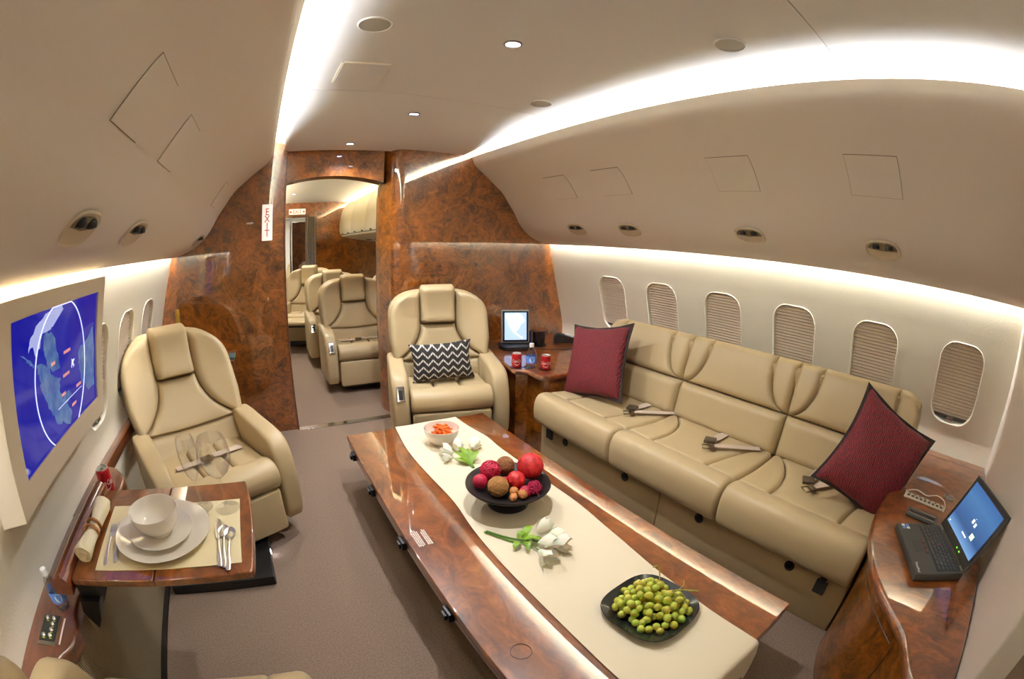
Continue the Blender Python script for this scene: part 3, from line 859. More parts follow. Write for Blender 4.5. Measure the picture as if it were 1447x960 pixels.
for a, b in zip(G, G[1:]):
    for k in range(16): bm.faces.new((a[k], a[k+1], b[k+1], b[k]))
tag(obj('table_runner', bm, 'linen', None, 60), 'cream linen runner laid along the burl table, hanging over its near end', 'runner')

# ================================================================ CABINETS AND LEDGES
def round_edge_top(name, poly, z0, z1, m, parent, bev=.012):
    bm = nb(); prism(bm, poly, z0, z1, bev, 3); return obj(name, bm, m, parent, 35)
cab = thing('side_cabinet', 'burl wood corner cabinet between bulkhead armchair and sofa, with cans on it', 'cabinet')
front = spline([(1.575, 3.20), (1.54, 2.95), (1.502, 2.62), (1.470, 2.40)], 4) + [(1.466, 2.365), (1.474, 2.345), (1.49, 2.338), (1.512, 2.325), (1.530, 2.302), (1.534, 2.27), (1.528, 2.195), (1.532, 2.165), (1.546, 2.150), (1.58, 2.145)]
poly = front + [(2.49, 2.145), (2.49, 3.20)]
round_edge_top('cabinet_top', poly, .515, .55, 'wood_table', cab, .014)
inn = lambda P, d: [(x+d, y+(d*.7 if y < 2.3 else 0)) for x, y in P]
fb = spline([(1.60, 3.2), (1.57, 2.95), (1.53, 2.62), (1.515, 2.41)], 4)
bm = nb(); prism(bm, fb + [(1.575, 2.36), (1.58, 2.18), (2.49, 2.18), (2.49, 3.2)], 0, .515, .006); obj('cabinet_body', bm, 'wood', cab, 30)
bm = nb(); box(bm, (1.62, 2.172, .03), (2.2, 2.182, .49), .003); obj('door', bm, 'wood', cab)

desk = thing('end_cabinet', 'curved burl wood end cabinet with the black laptop on it', 'cabinet')
curve = spline([(1.84, .108), (1.65, .118), (1.464, .098), (1.36, .065), (1.261, .022), (1.19, -.025), (1.126, -.08), (1.07, -.135), (1.019, -.185), (.95, -.225), (.885, -.262), (.83, -.33), (.80, -.415)], 4)
poly = [(x, y) for x, y in reversed(curve)] + [(2.36, .108), (2.36, -.415)]
poly = [(x, y) for x, y in curve] + [(2.49, -.415), (2.49, .06)]
round_edge_top('cabinet_top', poly, .512, .55, 'wood_table', desk, .016)
body = spline([(1.62, .068), (1.464, .062), (1.36, .03), (1.27, -.015), (1.19, -.07), (1.13, -.125), (1.07, -.185), (1.0, -.23), (.93, -.275), (.87, -.34), (.845, -.415)], 4)
bm = nb(); prism(bm, [(2.45, .065)] + body + [(2.45, -.415)], 0, .512, .004); obj('cabinet_body', bm, 'wood', desk, 35)
bm = nb(); tube(bm, [(x-.003, y+.004, .46) for x, y in body[4:24]], .0016, 5); tube(bm, [(body[24][0]-.004, body[24][1]+.004, z) for z in (.46, .3, .15, .02)], .002, 5); obj('door_gap', bm, 'black', desk)
M['inlay'] = mat('inlay_brown', (120, 66, 34), .3, coat=1)
bm = nb(); box(bm, (2.395, -.40, .5502), (2.40, -.02, .5508)); obj('inlay_strip', bm, 'wood_red', desk)
bm = nb(); lathe(bm, [(.03, 0), (.03, .004), (.026, .005), (.024, .001), (0, .001)], 26, c=(1.955, -.20, .55)); obj('cable_grommet', bm, 'steel', desk)

ledge = thing('side_ledge', 'glossy walnut side ledge along the wall under the big screen', 'ledge')
inner = spline([(-.80, .52), (-.775, .60), (-.755, .655), (-.722, .70), (-.716, .765), (-.735, .82), (-.736, .88), (-.724, .93), (-.73, .965), (-.752, .975)], 4)
wallx = lambda y: -.893
bm = nb(); prism(bm, [(-.905, .40), (-.80, .40)] + inner + [(-.905, .975)], .52, .57, .010, 3); obj('ledge_end', bm, 'wood_red', ledge, 35)
inner2 = spline([(-.80, 1.33), (-.748, 1.35), (-.722, 1.42), (-.715, 1.50), (-.725, 1.60), (-.755, 1.65), (-.80, 1.70), (-.845, 1.72)], 4)
bm = nb(); prism(bm, [(-.905, 1.33)] + inner2 + [(-.905, 1.74)], .52, .57, .010, 3); obj('ledge_end', bm, 'wood_red', ledge, 35)
bm = nb(); prism(bm, spline([(-.90, .565), (-.87, .572), (-.845, .572), (-.832, .562), (-.832, .52), (-.90, .52)], 3), .975, 1.34, axis='y'); obj('ledge_strip', bm, 'wood_red', ledge, 40)
bm = nb(); prism(bm, [(-.905, .515), (-.905, .565), (-.875, .572), (-.858, .566), (-.853, .54), (-.858, .515)], 1.73, 3.2, axis='y'); obj('ledge_rail', bm, 'wood_red', ledge, 40)
bm = nb(); prism(bm, spline([(-.740, .655), (-.740, .68), (-.722, .702), (-.700, .708), (-.680, .700), (-.672, .68), (-.676, .655)], 3), .80, 1.30, axis='y'); obj('stow_lid', bm, 'wood_red', ledge, 40)
bm = nb(); prism(bm, [(-.705, .69), (-.705, .712), (-.697, .712), (-.697, .69)], .80, 1.29, .002, axis='y'); obj('lid_moulding', bm, 'wood_red', ledge, 40)
bm = nb(); box(bm, (-.85, .975, .44), (-.74, 1.33, .54), .004); obj('stow_well', bm, 'black', ledge)
# control panel on the ledge
bm = nb(); box(bm, (-.852, .69, .567), (-.782, .805, .5745), .004, 2); cp = obj('control_panel', bm, 'steel', ledge)
M['panel_dark'] = mat('panel_dark', (58, 60, 54), .35, .4); M['ink_yellow'] = mat('ink_yellow', (190, 196, 60), .5)
bm = nb(); box(bm, (-.848, .703, .5735), (-.786, .803, .576), .001); obj('panel_face', bm, 'panel_dark', cp)
for x, y in ((-.832, .79), (-.806, .79), (-.806, .768), (-.806, .746), (-.832, .724), (-.806, .724)):
    bm = nb(); lathe(bm, [(0, .005), (.005, .0045), (.008, .002), (.0085, 0)], 16, c=(x, y, .576)); obj('push_button', bm, 'chrome', cp)
    bm = nb(); box(bm, (x-.002, y-.013, .5758), (x+.008, y-.010, .5764)); obj('button_legend', bm, 'ink_yellow', cp)
bm = nb(); box(bm, (-.772, .70, .5698), (-.766, .80, .5704)); obj('printed_notice', bm, 'ink_white', ledge)
bm = nb(); box(bm, (-.79, .935, .5698), (-.755, .955, .5704)); obj('printed_notice', bm, 'ink_white', ledge)
# ribbed lower side panel
def ribbed():
    m = mat('ribbed_fabric', (138, 120, 96), .85)
    nt = m.node_tree; N = nt.nodes.new; L = nt.links.new; b = nt.nodes['Principled BSDF']
    tc = N('ShaderNodeTexCoord'); wv = N('ShaderNodeTexWave'); wv.bands_direction = 'Y'; wv.inputs['Scale'].default_value = 28; L(tc.outputs['Object'], wv.inputs['Vector'])
    r = N('ShaderNodeValToRGB'); r.color_ramp.elements[0].color = lin((110, 96, 74)); r.color_ramp.elements[1].color = lin((158, 142, 116)); L(wv.outputs['Fac'], r.inputs[0]); L(r.outputs[0], b.inputs['Base Color'])
    bp = N('ShaderNodeBump'); bp.inputs['Distance'].default_value = .004; bp.inputs['Strength'].default_value = .8; L(wv.outputs['Fac'], bp.inputs['Height']); L(bp.outputs[0], b.inputs['Normal'])
    return m
M['ribbed'] = ribbed(); M['edging'] = mat('dark_edging', (46, 40, 35), .95, spec=.1)
bm = nb(); box(bm, (-.90, -1.6, 0), (-.747, 1.66, .52)); struct('trim_5', bm, 'ribbed', label='ribbed fabric panel low on the wall under the ledge')
bm = nb(); box(bm, (-.75, -1.6, 0), (-.724, 1.665, .014)); struct('baseboard_left', bm, 'edging', label='dark edging where the ribbed panel meets the carpet')

# fold-out dining table
dt = thing('dining_table', 'fold-out walnut table by the wall, laid with a place setting', 'table', (-.41, 1.035, 0))
DI = Matrix.Translation((.41, -1.035, 0))
yb, yf = 1.262, .806
rim = [(-.668, yf)] + [(-.668+(.515)*k/8, yf-.006*math.sin(PI*k/8)) for k in range(1, 8)] + spline([(-.152, yf+.002), (-.142, yf+.012), (-.135, .90), (-.131, 1.03), (-.136, 1.16), (-.146, 1.245), (-.155, 1.252)], 3) + [(-.4, 1.262), (-.64, 1.272), (-.668, 1.27)]
def dob(name, bm, m, parent=None): bm.transform(DI); return obj(name, bm, m, parent or dt, 35)
def clip(poly, x0, x1):
    out = []
    for i in range(len(poly)):
        a, b = poly[i], poly[(i+1) % len(poly)]
        for (lim, sg) in ((x0, 1), (x1, -1)):
            pass
        out.append((min(max(a[0], x0), x1), a[1]))
    res = []
    for p in out:
        if not res or (abs(p[0]-res[-1][0])+abs(p[1]-res[-1][1])) > 1e-6: res.append(p)
    return res
left_leaf = [(-.668, .822), (-.56, .818), (-.406, .815), (-.406, 1.262), (-.64, 1.272), (-.668, 1.27)]
right_leaf = [(-.404, .815), (-.25, .815)] + spline([(-.152, .818), (-.142, .828), (-.135, .90), (-.131, 1.03), (-.136, 1.16), (-.146, 1.245), (-.158, 1.252)], 3) + [(-.30, 1.258), (-.404, 1.262)]
for nm, p in (('table_leaf', left_leaf), ('table_leaf', right_leaf)):
    bm = nb(); prism(bm, p, .668, .69, .005, 3); dob(nm, bm, 'wood_table')
bm = nb(); box(bm, (-.70, .86, .60), (-.62, 1.2, .667), .004); dob('support_arm', bm, 'black')
for a, b in ((.84, .90), (1.18, 1.24)):
    bm = nb(); prism(bm, [(-.715, .56), (-.70, .60), (-.63, .60), (-.665, .53), (-.69, .50)], a, b, .004, axis='y'); dob('hinge_bracket', bm, 'black')

# big wall screen
mon = thing('wall_screen', 'big blue moving-map screen in a beige frame on the left wall', 'screen', (-.70, 1.24, 1.07))
def mp(y, z, out=0):
    x = -.656 - (1.314-z)/(1.314-.833)*.094
    return (x+.70+out*.98, y-1.24, z-1.07+out*.19)
def quadbox(bm, y0, y1, z0, z1, o0, o1):
    v = [[bm.verts.new(mp(y, z, o)) for y, z in ((y0, z0), (y1, z0), (y1, z1), (y0, z1))] for o in (o0, o1)]
    bm.faces.new(v[0]); bm.faces.new(v[1])
    for k in range(4): bm.faces.new((v[0][k], v[0][(k+1) % 4], v[1][(k+1) % 4], v[1][k]))
SY0, SY1, SZ0, SZ1 = .915, 1.575, .905, 1.268
bm = nb()
quadbox(bm, .84, SY0, .833, 1.316, -.13, 0); quadbox(bm, SY1, 1.64, .833, 1.316, -.13, 0); quadbox(bm, SY0, SY1, .833, SZ0, -.13, 0); quadbox(bm, SY0, SY1, SZ1, 1.316, -.13, 0)
bmesh.ops.remove_doubles(bm, verts=bm.verts, dist=1e-5)
M['bezel'] = mat('bezel_beige', (214, 202, 182), .5)
obj('screen_bezel', bm, 'bezel', mon)
def mapscreen():
    m = bpy.data.materials.new('map_screen'); m.use_nodes = True; nt = m.node_tree; N = nt.nodes.new; L = nt.links.new; b = nt.nodes['Principled BSDF']
    tc = N('ShaderNodeTexCoord'); mpn = N('ShaderNodeMapping'); mpn.inputs['Rotation'].default_value = (.6, 0, 0); mpn.inputs['Scale'].default_value = (1, 1, .55); L(tc.outputs['Object'], mpn.inputs[0])
    n = N('ShaderNodeTexNoise'); n.inputs['Scale'].default_value = 5.2; n.inputs['Detail'].default_value = 7; n.inputs['Roughness'].default_value = .55; n.inputs['Distortion'].default_value = .4; L(mpn.outputs[0], n.inputs['Vector'])
    # land is kept to the middle of the globe
    sp = N('ShaderNodeSeparateXYZ'); L(tc.outputs['Object'], sp.inputs[0])
    def mth(op, a, c=None):
        q = N('ShaderNodeMath'); q.operation = op
        for k, v in enumerate((a, c)):
            if v is None: continue
            if isinstance(v, (int, float)): q.inputs[k].default_value = v
            else: L(v, q.inputs[k])
        return q.outputs[0]
    yy = mth('ADD', sp.outputs['Y'], .03); yy = mth('MULTIPLY', yy, 4.4); yy = mth('POWER', mth('ABSOLUTE', yy), 2)
    zz = mth('MULTIPLY', sp.outputs['Z'], 5.4); zz = mth('POWER', mth('ABSOLUTE', zz), 2)
    dd = mth('MULTIPLY', mth('ADD', yy, zz), .13); land = mth('SUBTRACT', n.outputs['Fac'], dd)
    r = N('ShaderNodeValToRGB'); e = r.color_ramp.elements; e[0].position = .3; e[0].color = lin((24, 28, 158)); e[1].position = .7; e[1].color = lin((44, 52, 172))
    L(land, r.inputs[0])
    b.inputs['Base Color'].default_value = (0, 0, 0, 1); b.inputs['Roughness'].default_value = .08
    L(r.outputs[0], b.inputs['Emission Color']); b.inputs['Emission Strength'].default_value = .5
    return m
M['map_screen'] = mapscreen(); M['glow_white'] = mat('map_white', (225, 230, 255), emit=(205, 215, 255), estr=.6); M['glow_orange'] = mat('map_orange', (220, 150, 110), emit=(205, 140, 120), estr=.5)
bm = nb(); quadbox(bm, SY0, SY1, SZ0, SZ1, -.03, -.008); sc_ = obj('display', bm, 'map_screen', mon)
M['land'] = mat('map_land_tone', (60, 96, 140), emit=(60, 88, 146), estr=.5, rough=.1); M['ice'] = mat('map_ice_tone', (150, 160, 205), emit=(150, 160, 210), estr=.5, rough=.1)
_n = M['land'].node_tree; _b = _n.nodes['Principled BSDF']; _t = _n.nodes.new('ShaderNodeTexNoise'); _t.inputs['Scale'].default_value = 30; _t.inputs['Detail'].default_value = 6
_r = _n.nodes.new('ShaderNodeValToRGB'); _r.color_ramp.elements[0].position = .35; _r.color_ramp.elements[0].color = lin((38, 62, 138)); _r.color_ramp.elements[1].position = .7; _r.color_ramp.elements[1].color = lin((98, 122, 158))
_n.links.new(_n.nodes['Texture Coordinate'].outputs['Object'], _t.inputs['Vector']); _n.links.new(_t.outputs['Fac'], _r.inputs[0]); _n.links.new(_r.outputs[0], _b.inputs['Emission Color'])
for nm, mm, P_ in (('landmass', 'land', [(0.97, 1.188), (0.995, 1.18), (1.019, 1.16), (1.058, 1.142), (1.083, 1.115), (1.09, 1.074), (1.126, 1.029), (1.155, 0.984), (1.18, 0.951), (1.241, 0.934), (1.291, 0.909), (1.316, 0.941), (1.276, 0.981), (1.338, 0.988), (1.299, 1.014), (1.242, 1.001), (1.224, 1.041), (1.238, 1.068), (1.181, 1.089), (1.13, 1.127), (1.045, 1.151)]),
                   ('landmass', 'land', [(1.127, 1.207), (1.173, 1.207), (1.205, 1.184), (1.228, 1.136), (1.238, 1.094), (1.181, 1.096), (1.138, 1.128), (1.119, 1.171)]),
                   ('ice_sheet', 'ice', [(1.021, 1.182), (1.034, 1.214), (1.07, 1.238), (1.119, 1.251), (1.185, 1.262), (1.25, 1.266), (1.27, 1.256), (1.203, 1.23), (1.173, 1.213), (1.113, 1.212), (1.098, 1.186), (1.067, 1.161), (1.049, 1.191)]),
                   ('landmass', 'land', [(1.405, 1.11), (1.468, 1.124), (1.544, 1.16), (1.565, 1.083), (1.559, 0.958), (1.489, 0.956), (1.419, 1.019), (1.399, 1.072)])):
    rr = random.Random(len(P_)); fine = []
    for i, p in enumerate(P_):
        q = P_[(i+1) % len(P_)]
        for k in range(4): fine.append((p[0]+(q[0]-p[0])*k/4+(rr.uniform(-.006, .006) if k else 0), p[1]+(q[1]-p[1])*k/4+(rr.uniform(-.006, .006) if k else 0)))
    bm = nb(); bm.faces.new([bm.verts.new(mp(y, min(z, SZ1-.002), -.0076)) for y, z in fine]); bmesh.ops.triangulate(bm, faces=bm.faces); obj(nm, bm, mm, sc_)
bm = nb(); cy, cz = 1.255, 1.075
tube(bm, [mp(cy+.205*math.cos(a), cz+.205*math.sin(a) if cz+.205*math.sin(a) < SZ1-.001 else SZ1-.001, -.0070) for a in [2*PI*k/72 for k in range(72)]], .0022, 4, closed=True); obj('globe_outline', bm, 'glow_white', sc_)
bm = nb()
pl = [(0, .018), (.003, .008), (.017, -.002), (.017, -.006), (.003, -.003), (.002, -.012), (.007, -.017), (-.007, -.017), (-.002, -.012), (-.003, -.003), (-.017, -.006), (-.017, -.002), (-.003, .008)]
bm.faces.new([bm.verts.new(mp(1.345+a*.8-b*.6, 1.085+a*.6+b*.8, -.0068)) for a, b in pl]); obj('plane_symbol', bm, 'glow_white', sc_)
for y, z, l in ((1.17, 1.115, .03), (1.27, 1.125, .055), (1.26, 1.06, .05), (1.24, 1.01, .032), (1.37, 1.00, .045), (1.32, .955, .04)):
    bm = nb(); q = y
    while q < y+l:
        d = .003+random.random()*.004; bm.faces.new([bm.verts.new(mp(a, b, -.0068)) for a, b in ((q, z), (q+d, z), (q+d, z+.009), (q, z+.009))]); q += d+.0015
    obj('place_name', bm, 'glow_orange', sc_)
bm = nb(); bm.faces.new([bm.verts.new(mp(a, b, -.0068)) for a, b in ((1.2, .985), (1.42, .99), (1.42, .9915), (1.2, .9865))]); obj('flight_track', bm, 'glow_white', sc_)

# small console behind the left armchair
con = thing('side_console', 'low dark wood console behind the left armchair against the bulkhead', 'cabinet', (-.55, 3.05, 0))
bm = nb(); box(bm, (-.27, -.15, 0), (.27, .15, .655), .006); obj('console_body', bm, 'wood_red', con)
bm = nb(); box(bm, (-.285, -.165, .655), (.285, .155, .672), .005); obj('console_top', bm, 'wood_red', con)
M['teal'] = mat('teal_card', (64, 92, 92), .5)
t = obj('booklet', (lambda b: box(b, (-.31, 2.93, .672), (-.262, 3.08, .682), .001))(nb()), 'teal'); tag(t, 'small teal booklet on the console edge behind the left armchair', 'booklet')
M['gold'] = mat('gold_foil', (212, 172, 76), .3, .8, bump=.4, bscale=120); M['green_glass'] = mat('green_glass', (26, 44, 24), .1, coat=.5)
t = thing('wine_bottle', 'gold-foil-topped bottle peeping over the left armchair headrest', 'bottle', (-.665, 3.06, .672))
bm = nb(); lathe(bm, [(0, 0), (.042, 0), (.044, .01), (.044, .16), (.036, .20), (.018, .235)], 24); obj('bottle_body', bm, 'green_glass', t)
bm = nb(); lathe(bm, [(.0185, .23), (.0165, .27), (.0155, .295), (.018, .30), (.018, .312), (.015, .318), (.0165, .326), (.014, .338), (0, .341)], 20); obj('foil', bm, 'gold', t)
# exit sign
ex = thing('exit_sign', 'white vertical sign with red EXIT letters on the left bulkhead', 'sign', (.005, YF-.012, 1.533))
bm = nb(); box(bm, (-.039, 0, -.128), (.039, .012, .128), .005, 2); obj('sign_box', bm, 'sign', ex)
for k, c in enumerate('EXIT'):
    text('letter', c, .07, 'red_ink', ex, frame_mtx((0, -.0005, .072-.050*k), (1, 0, 0), (0, 0, 1)), sx=.85)
t = thing('coat_hook', 'small chrome coat hook on the left bulkhead below the exit sign', 'hook', (.0, YF, .993)); bm = nb(); lathe(bm, [(0, .018), (.007, .016), (.009, .01), (.005, .004), (.009, 0)], 16, mtx=Matrix.Rotation(PI/2, 4, 'X')); obj('hook_knob', bm, 'chrome', t)
t = thing('wall_light', 'flat oval light on the left bulkhead beside the exit sign', 'light', (-.123, YF, 1.534)); bm = nb()
lathe(bm, [(0, .006), (.02, .005), (.027, .002), (.028, 0)], 24, mtx=Matrix.Diagonal((1, 1, .36, 1)) @ Matrix.Rotation(PI/2, 4, 'X')); obj('lamp_lens', bm, 'chrome', t)
# ================================================================ ON THE CENTRE TABLE
ZT = .5045
M['porcelain'] = mat('porcelain', (226, 219, 206), .1, coat=.6)
M['black_ceramic'] = mat('black_ceramic', (34, 36, 32), .2, coat=.7)
M['black_satin'] = mat('black_satin', (34, 32, 33), .34, coat=.3)
bowl = thing('snack_bowl', 'cream bowl filled with carrot sticks at the far end of the runner', 'bowl', (.672, 1.655, ZT))
bm = nb(); lathe(bm, [(0, .004), (.030, .004), (.032, 0), (.038, .0), (.060, .022), (.073, .048), (.078, .072), (.0765, .0735), (.074, .071), (.069, .049), (.055, .024), (.03, .012), (0, .010)], 40); obj('bowl_body', bm, 'porcelain', bowl)
M['carrot'] = mat('carrot', (232, 112, 34), .45, sss=.2, var=.15, vscale=60)
proto = None
k = 0
rc = random.Random(5)
for layer, (n, R, z) in enumerate(((10, .040, .040), (14, .048, .050), (14, .046, .058), (10, .036, .066), (6, .022, .073))):
    for i in range(n):
        a = 2*PI*i/n + rc.random()*.6; rr = R*rc.uniform(.25, .95)
        loc = (.672+rr*math.cos(a), 1.655+rr*math.sin(a), ZT+z+rc.uniform(-.002, .002))
        rot = (rc.uniform(-.35, .35), rc.uniform(-.3, .3), rc.uniform(0, PI))
        if proto is None:
            bm = nb(); box(bm, (-.021, -.0042, -.004), (.021, .0042, .004), .0012, 1); proto = obj('carrot_stick', bm, 'carrot'); o = proto
        else:
            o = proto.copy(); COL.objects.link(o)
        o.location = loc; o.rotation_euler = rot
        s = rc.uniform(.7, 1.1); o.scale = (s, 1, 1)
        tag(o, 'orange carrot stick heaped in the cream bowl', 'carrot', 'carrot sticks in the cream bowl')

# white tulips
M['petal'] = mat('tulip_petal', (236, 234, 218), .6, sss=.3); M['leaf'] = mat('tulip_leaf', (122, 158, 40), .45, var=.2, vscale=30); M['stem'] = mat('tulip_stem', (86, 130, 44), .5)
def petal_bm(bm, mt, L=.045, W=.034, cup=.014, mi=0):
    n, m_ = 6, 8; rows = []
    for j in range(m_+1):
        v = j/m_; wv = W/2*(math.sin(PI*min(1, v*.86+.10)))**.8
        rows.append([bm.verts.new(mt @ Vector((u*wv, L*v, cup*(1-(u*u))*math.sin(PI*v*.75+.2) - cup + .5*L*(v**3)*.15))) for u in [-1+2*i/n for i in range(n+1)]])
    for a, b in zip(rows, rows[1:]):
        for i in range(n):
            f = bm.faces.new((a[i], a[i+1], b[i+1], b[i])); f.material_index = mi
def tulip_head(root, pos, axis, L, openness=.25, name='tulip_head'):
    """cup of six overlapping petals about an axis"""
    ax = Vector(axis).normalized(); x = ax.orthogonal().normalized(); y = ax.cross(x)
    h = bpy.data.objects.new(name, None); COL.objects.link(h); h.parent = root; h.location = pos
    R0 = L*.36
    for k in range(6):
        outer = k % 2; th0 = 2*PI*k/6+.2; bm = nb(); rows = []
        tip = openness*(1.5 if outer else .4) + .25*random.random()*openness
        for j in range(11):
            v = j/10; half = .78*max(.02, math.sin(PI*(.10+.88*v)))**.75
            rad = R0*(math.sin(PI*(.06+.70*v)))**.8*(1.06 if outer else .94) + L*tip*v*v*.55
            row = []
            for i in range(9):
                u = -1+2*i/8; th = th0+u*half
                r_ = rad*(1+.05*u*u) ; z = L*(v*(.98 if outer else 1.0) - .10*v*v*u*u)
                row.append(bm.verts.new(x*(r_*math.cos(th)) + y*(r_*math.sin(th)) + ax*z))
            rows.append(row)
        for a_, b_ in zip(rows, rows[1:]):
            for i in range(8): bm.faces.new((a_[i], a_[i+1], b_[i+1], b_[i]))
        obj('petal', bm, 'petal', h, 180)
    return h
def leaf_obj(root, p0, p1, W, bendz):
    p0, p1 = Vector(p0), Vector(p1); d = p1-p0; s = Vector((-d.y, d.x, 0)).normalized()
    bm = nb(); rows = []
    for j in range(11):
        v = j/10; c = p0 + d*v + Vector((0, 0, bendz*math.sin(PI*v))); w = W/2*math.sin(PI*(v*.93+.05))**.8
        rows.append([bm.verts.new(c + s*w*u + Vector((0, 0, .25*abs(u)*w))) for u in (-1, -.5, 0, .5, 1)])
    for a, b in zip(rows, rows[1:]):
        for i in range(4): bm.faces.new((a[i], a[i+1], b[i+1], b[i]))
    obj('leaf', bm, 'leaf', root, 80)
tp = thing('tulip_bunch', 'bunch of white tulips with long stems lying on the runner before the grapes', 'flowers', (.62, .86, ZT))
bm = nb(); tube(bm, spline([(-.095, .133, .004), (-.04, .06, .006), (.0, .02, .010), (.03, -.01, .014)], 4), .0028, 6); obj('stem', bm, 'stem', tp)
bm = nb(); tube(bm, spline([(-.092, .130, .004), (-.05, .055, .005), (-.01, .0, .008), (-.012, -.065, .014)], 4), .0024, 6); obj('stem', bm, 'stem', tp)
bm = nb(); tube(bm, spline([(-.09, .129, .009), (-.045, .06, .010), (-.0, .01, .014), (.03, -.06, .02)], 4), .0024, 6); obj('stem', bm, 'stem', tp)
for a, b, w_, bz in (((-.02, .035, .008), (.028, .06, .03), .026, .012), ((-.03, .035, .006), (-.065, .01, .008), .022, .010), ((-.02, .03, .01), (.012, .005, .022), .024, .010), ((-.015, .025, .01), (-.035, -.02, .012), .020, .010), ((.0, .02, .012), (.03, .0, .016), .018, .006), ((-.03, .045, .008), (.0, .06, .018), .02, .01)): leaf_obj(tp, a, b, w_, bz)
for p, ax, L, op in (((.022, .020, .028), (.75, .1, .45), .060, .03), ((.0, -.018, .024), (.65, -.55, .2), .062, .10), ((-.018, -.048, .022), (.25, -1, .1), .060, .45), ((.035, -.035, .022), (.8, -.7, .1), .060, .25), ((.038, -.002, .022), (.9, -.35, .05), .058, .15)): tulip_head(tp, p, ax, L, op)
tp2 = thing('tulip_bunch', 'short bunch of white tulips with green leaves between carrot bowl and black stand', 'flowers', (.70, 1.47, ZT))
bm = nb(); tube(bm, [(-.012, -.085, .003), (-.004, -.04, .006), (.004, .0, .012)], .006, 8); obj('stem', bm, 'stem', tp2)
for a, b, w_, bz in (((-.01, -.06, .006), (-.045, .025, .03), .024, .01), ((-.008, -.055, .006), (-.01, .05, .035), .026, .012), ((-.004, -.055, .006), (.05, -.005, .028), .026, .012), ((-.012, -.065, .006), (-.06, -.01, .02), .022, .008), ((0, -.05, .01), (.018, .03, .03), .022, .01)): leaf_obj(tp2, a, b, w_, bz)
for p, ax, L, op in (((-.045, .035, .018), (-.5, .8, .15), .055, .3), ((.0, .055, .018), (.1, 1, .15), .055, .25), ((.05, .045, .018), (.8, .9, .12), .06, .2), ((-.06, .005, .016), (-.9, .3, .1), .045, .3)): tulip_head(tp2, p, ax, L, op)

# black footed dish with decorative balls
cx_, cy_ = .675, 1.105
dish = thing('footed_dish', 'black footed dish holding red and tan decorative balls', 'dish', (cx_, cy_, ZT))
bm = nb(); lathe(bm, [(0, .002), (.064, .002), (.070, .004), (.070, .010), (.060, .015), (.052, .021), (.050, .034), (.056, .044), (.03, .048), (.09, .056), (.128, .072), (.141, .085), (.140, .089), (.134, .088), (.11, .074), (.07, .062), (0, .056)], 56); obj('dish_body', bm, 'black_satin', dish)
def ballmat(name, c, style):
    m = mat(name, c, .6); nt = m.node_tree; N = nt.nodes.new; L = nt.links.new; b = nt.nodes['Principled BSDF']; tc = N('ShaderNodeTexCoord')
    vo = N('ShaderNodeTexVoronoi'); vo.feature = 'DISTANCE_TO_EDGE' if style == 'husk' else 'F1'; vo.inputs['Scale'].default_value = 62 if style == 'husk' else 150
    L(tc.outputs['Object'], vo.inputs['Vector'])
    r = N('ShaderNodeValToRGB'); r.color_ramp.elements[0].color = tuple(x*.35 for x in lin(c)[:3])+(1,); r.color_ramp.elements[1].color = lin(c); r.color_ramp.elements[1].position = .18 if style == 'husk' else .5
    L(vo.outputs['Distance'], r.inputs[0]); L(r.outputs[0], b.inputs['Base Color'])
    bp = N('ShaderNodeBump'); bp.inputs['Distance'].default_value = .003; L(vo.outputs['Distance'], bp.inputs['Height']); L(bp.outputs[0], b.inputs['Normal'])
    return m
M['husk_red'] = ballmat('husk_red', (206, 44, 44), 'husk'); M['crimson'] = mat('crimson_pod', (176, 24, 62), .5, bump=.3, bscale=90); M['twine'] = mat('twine', (188, 140, 84), .85); M['brown'] = mat('brown_vine', (152, 106, 68), .8); M['nut'] = mat('nut_shell', (178, 116, 62), .55, bump=.6, bscale=150); M['magenta'] = mat('magenta_vine', (168, 26, 74), .6)
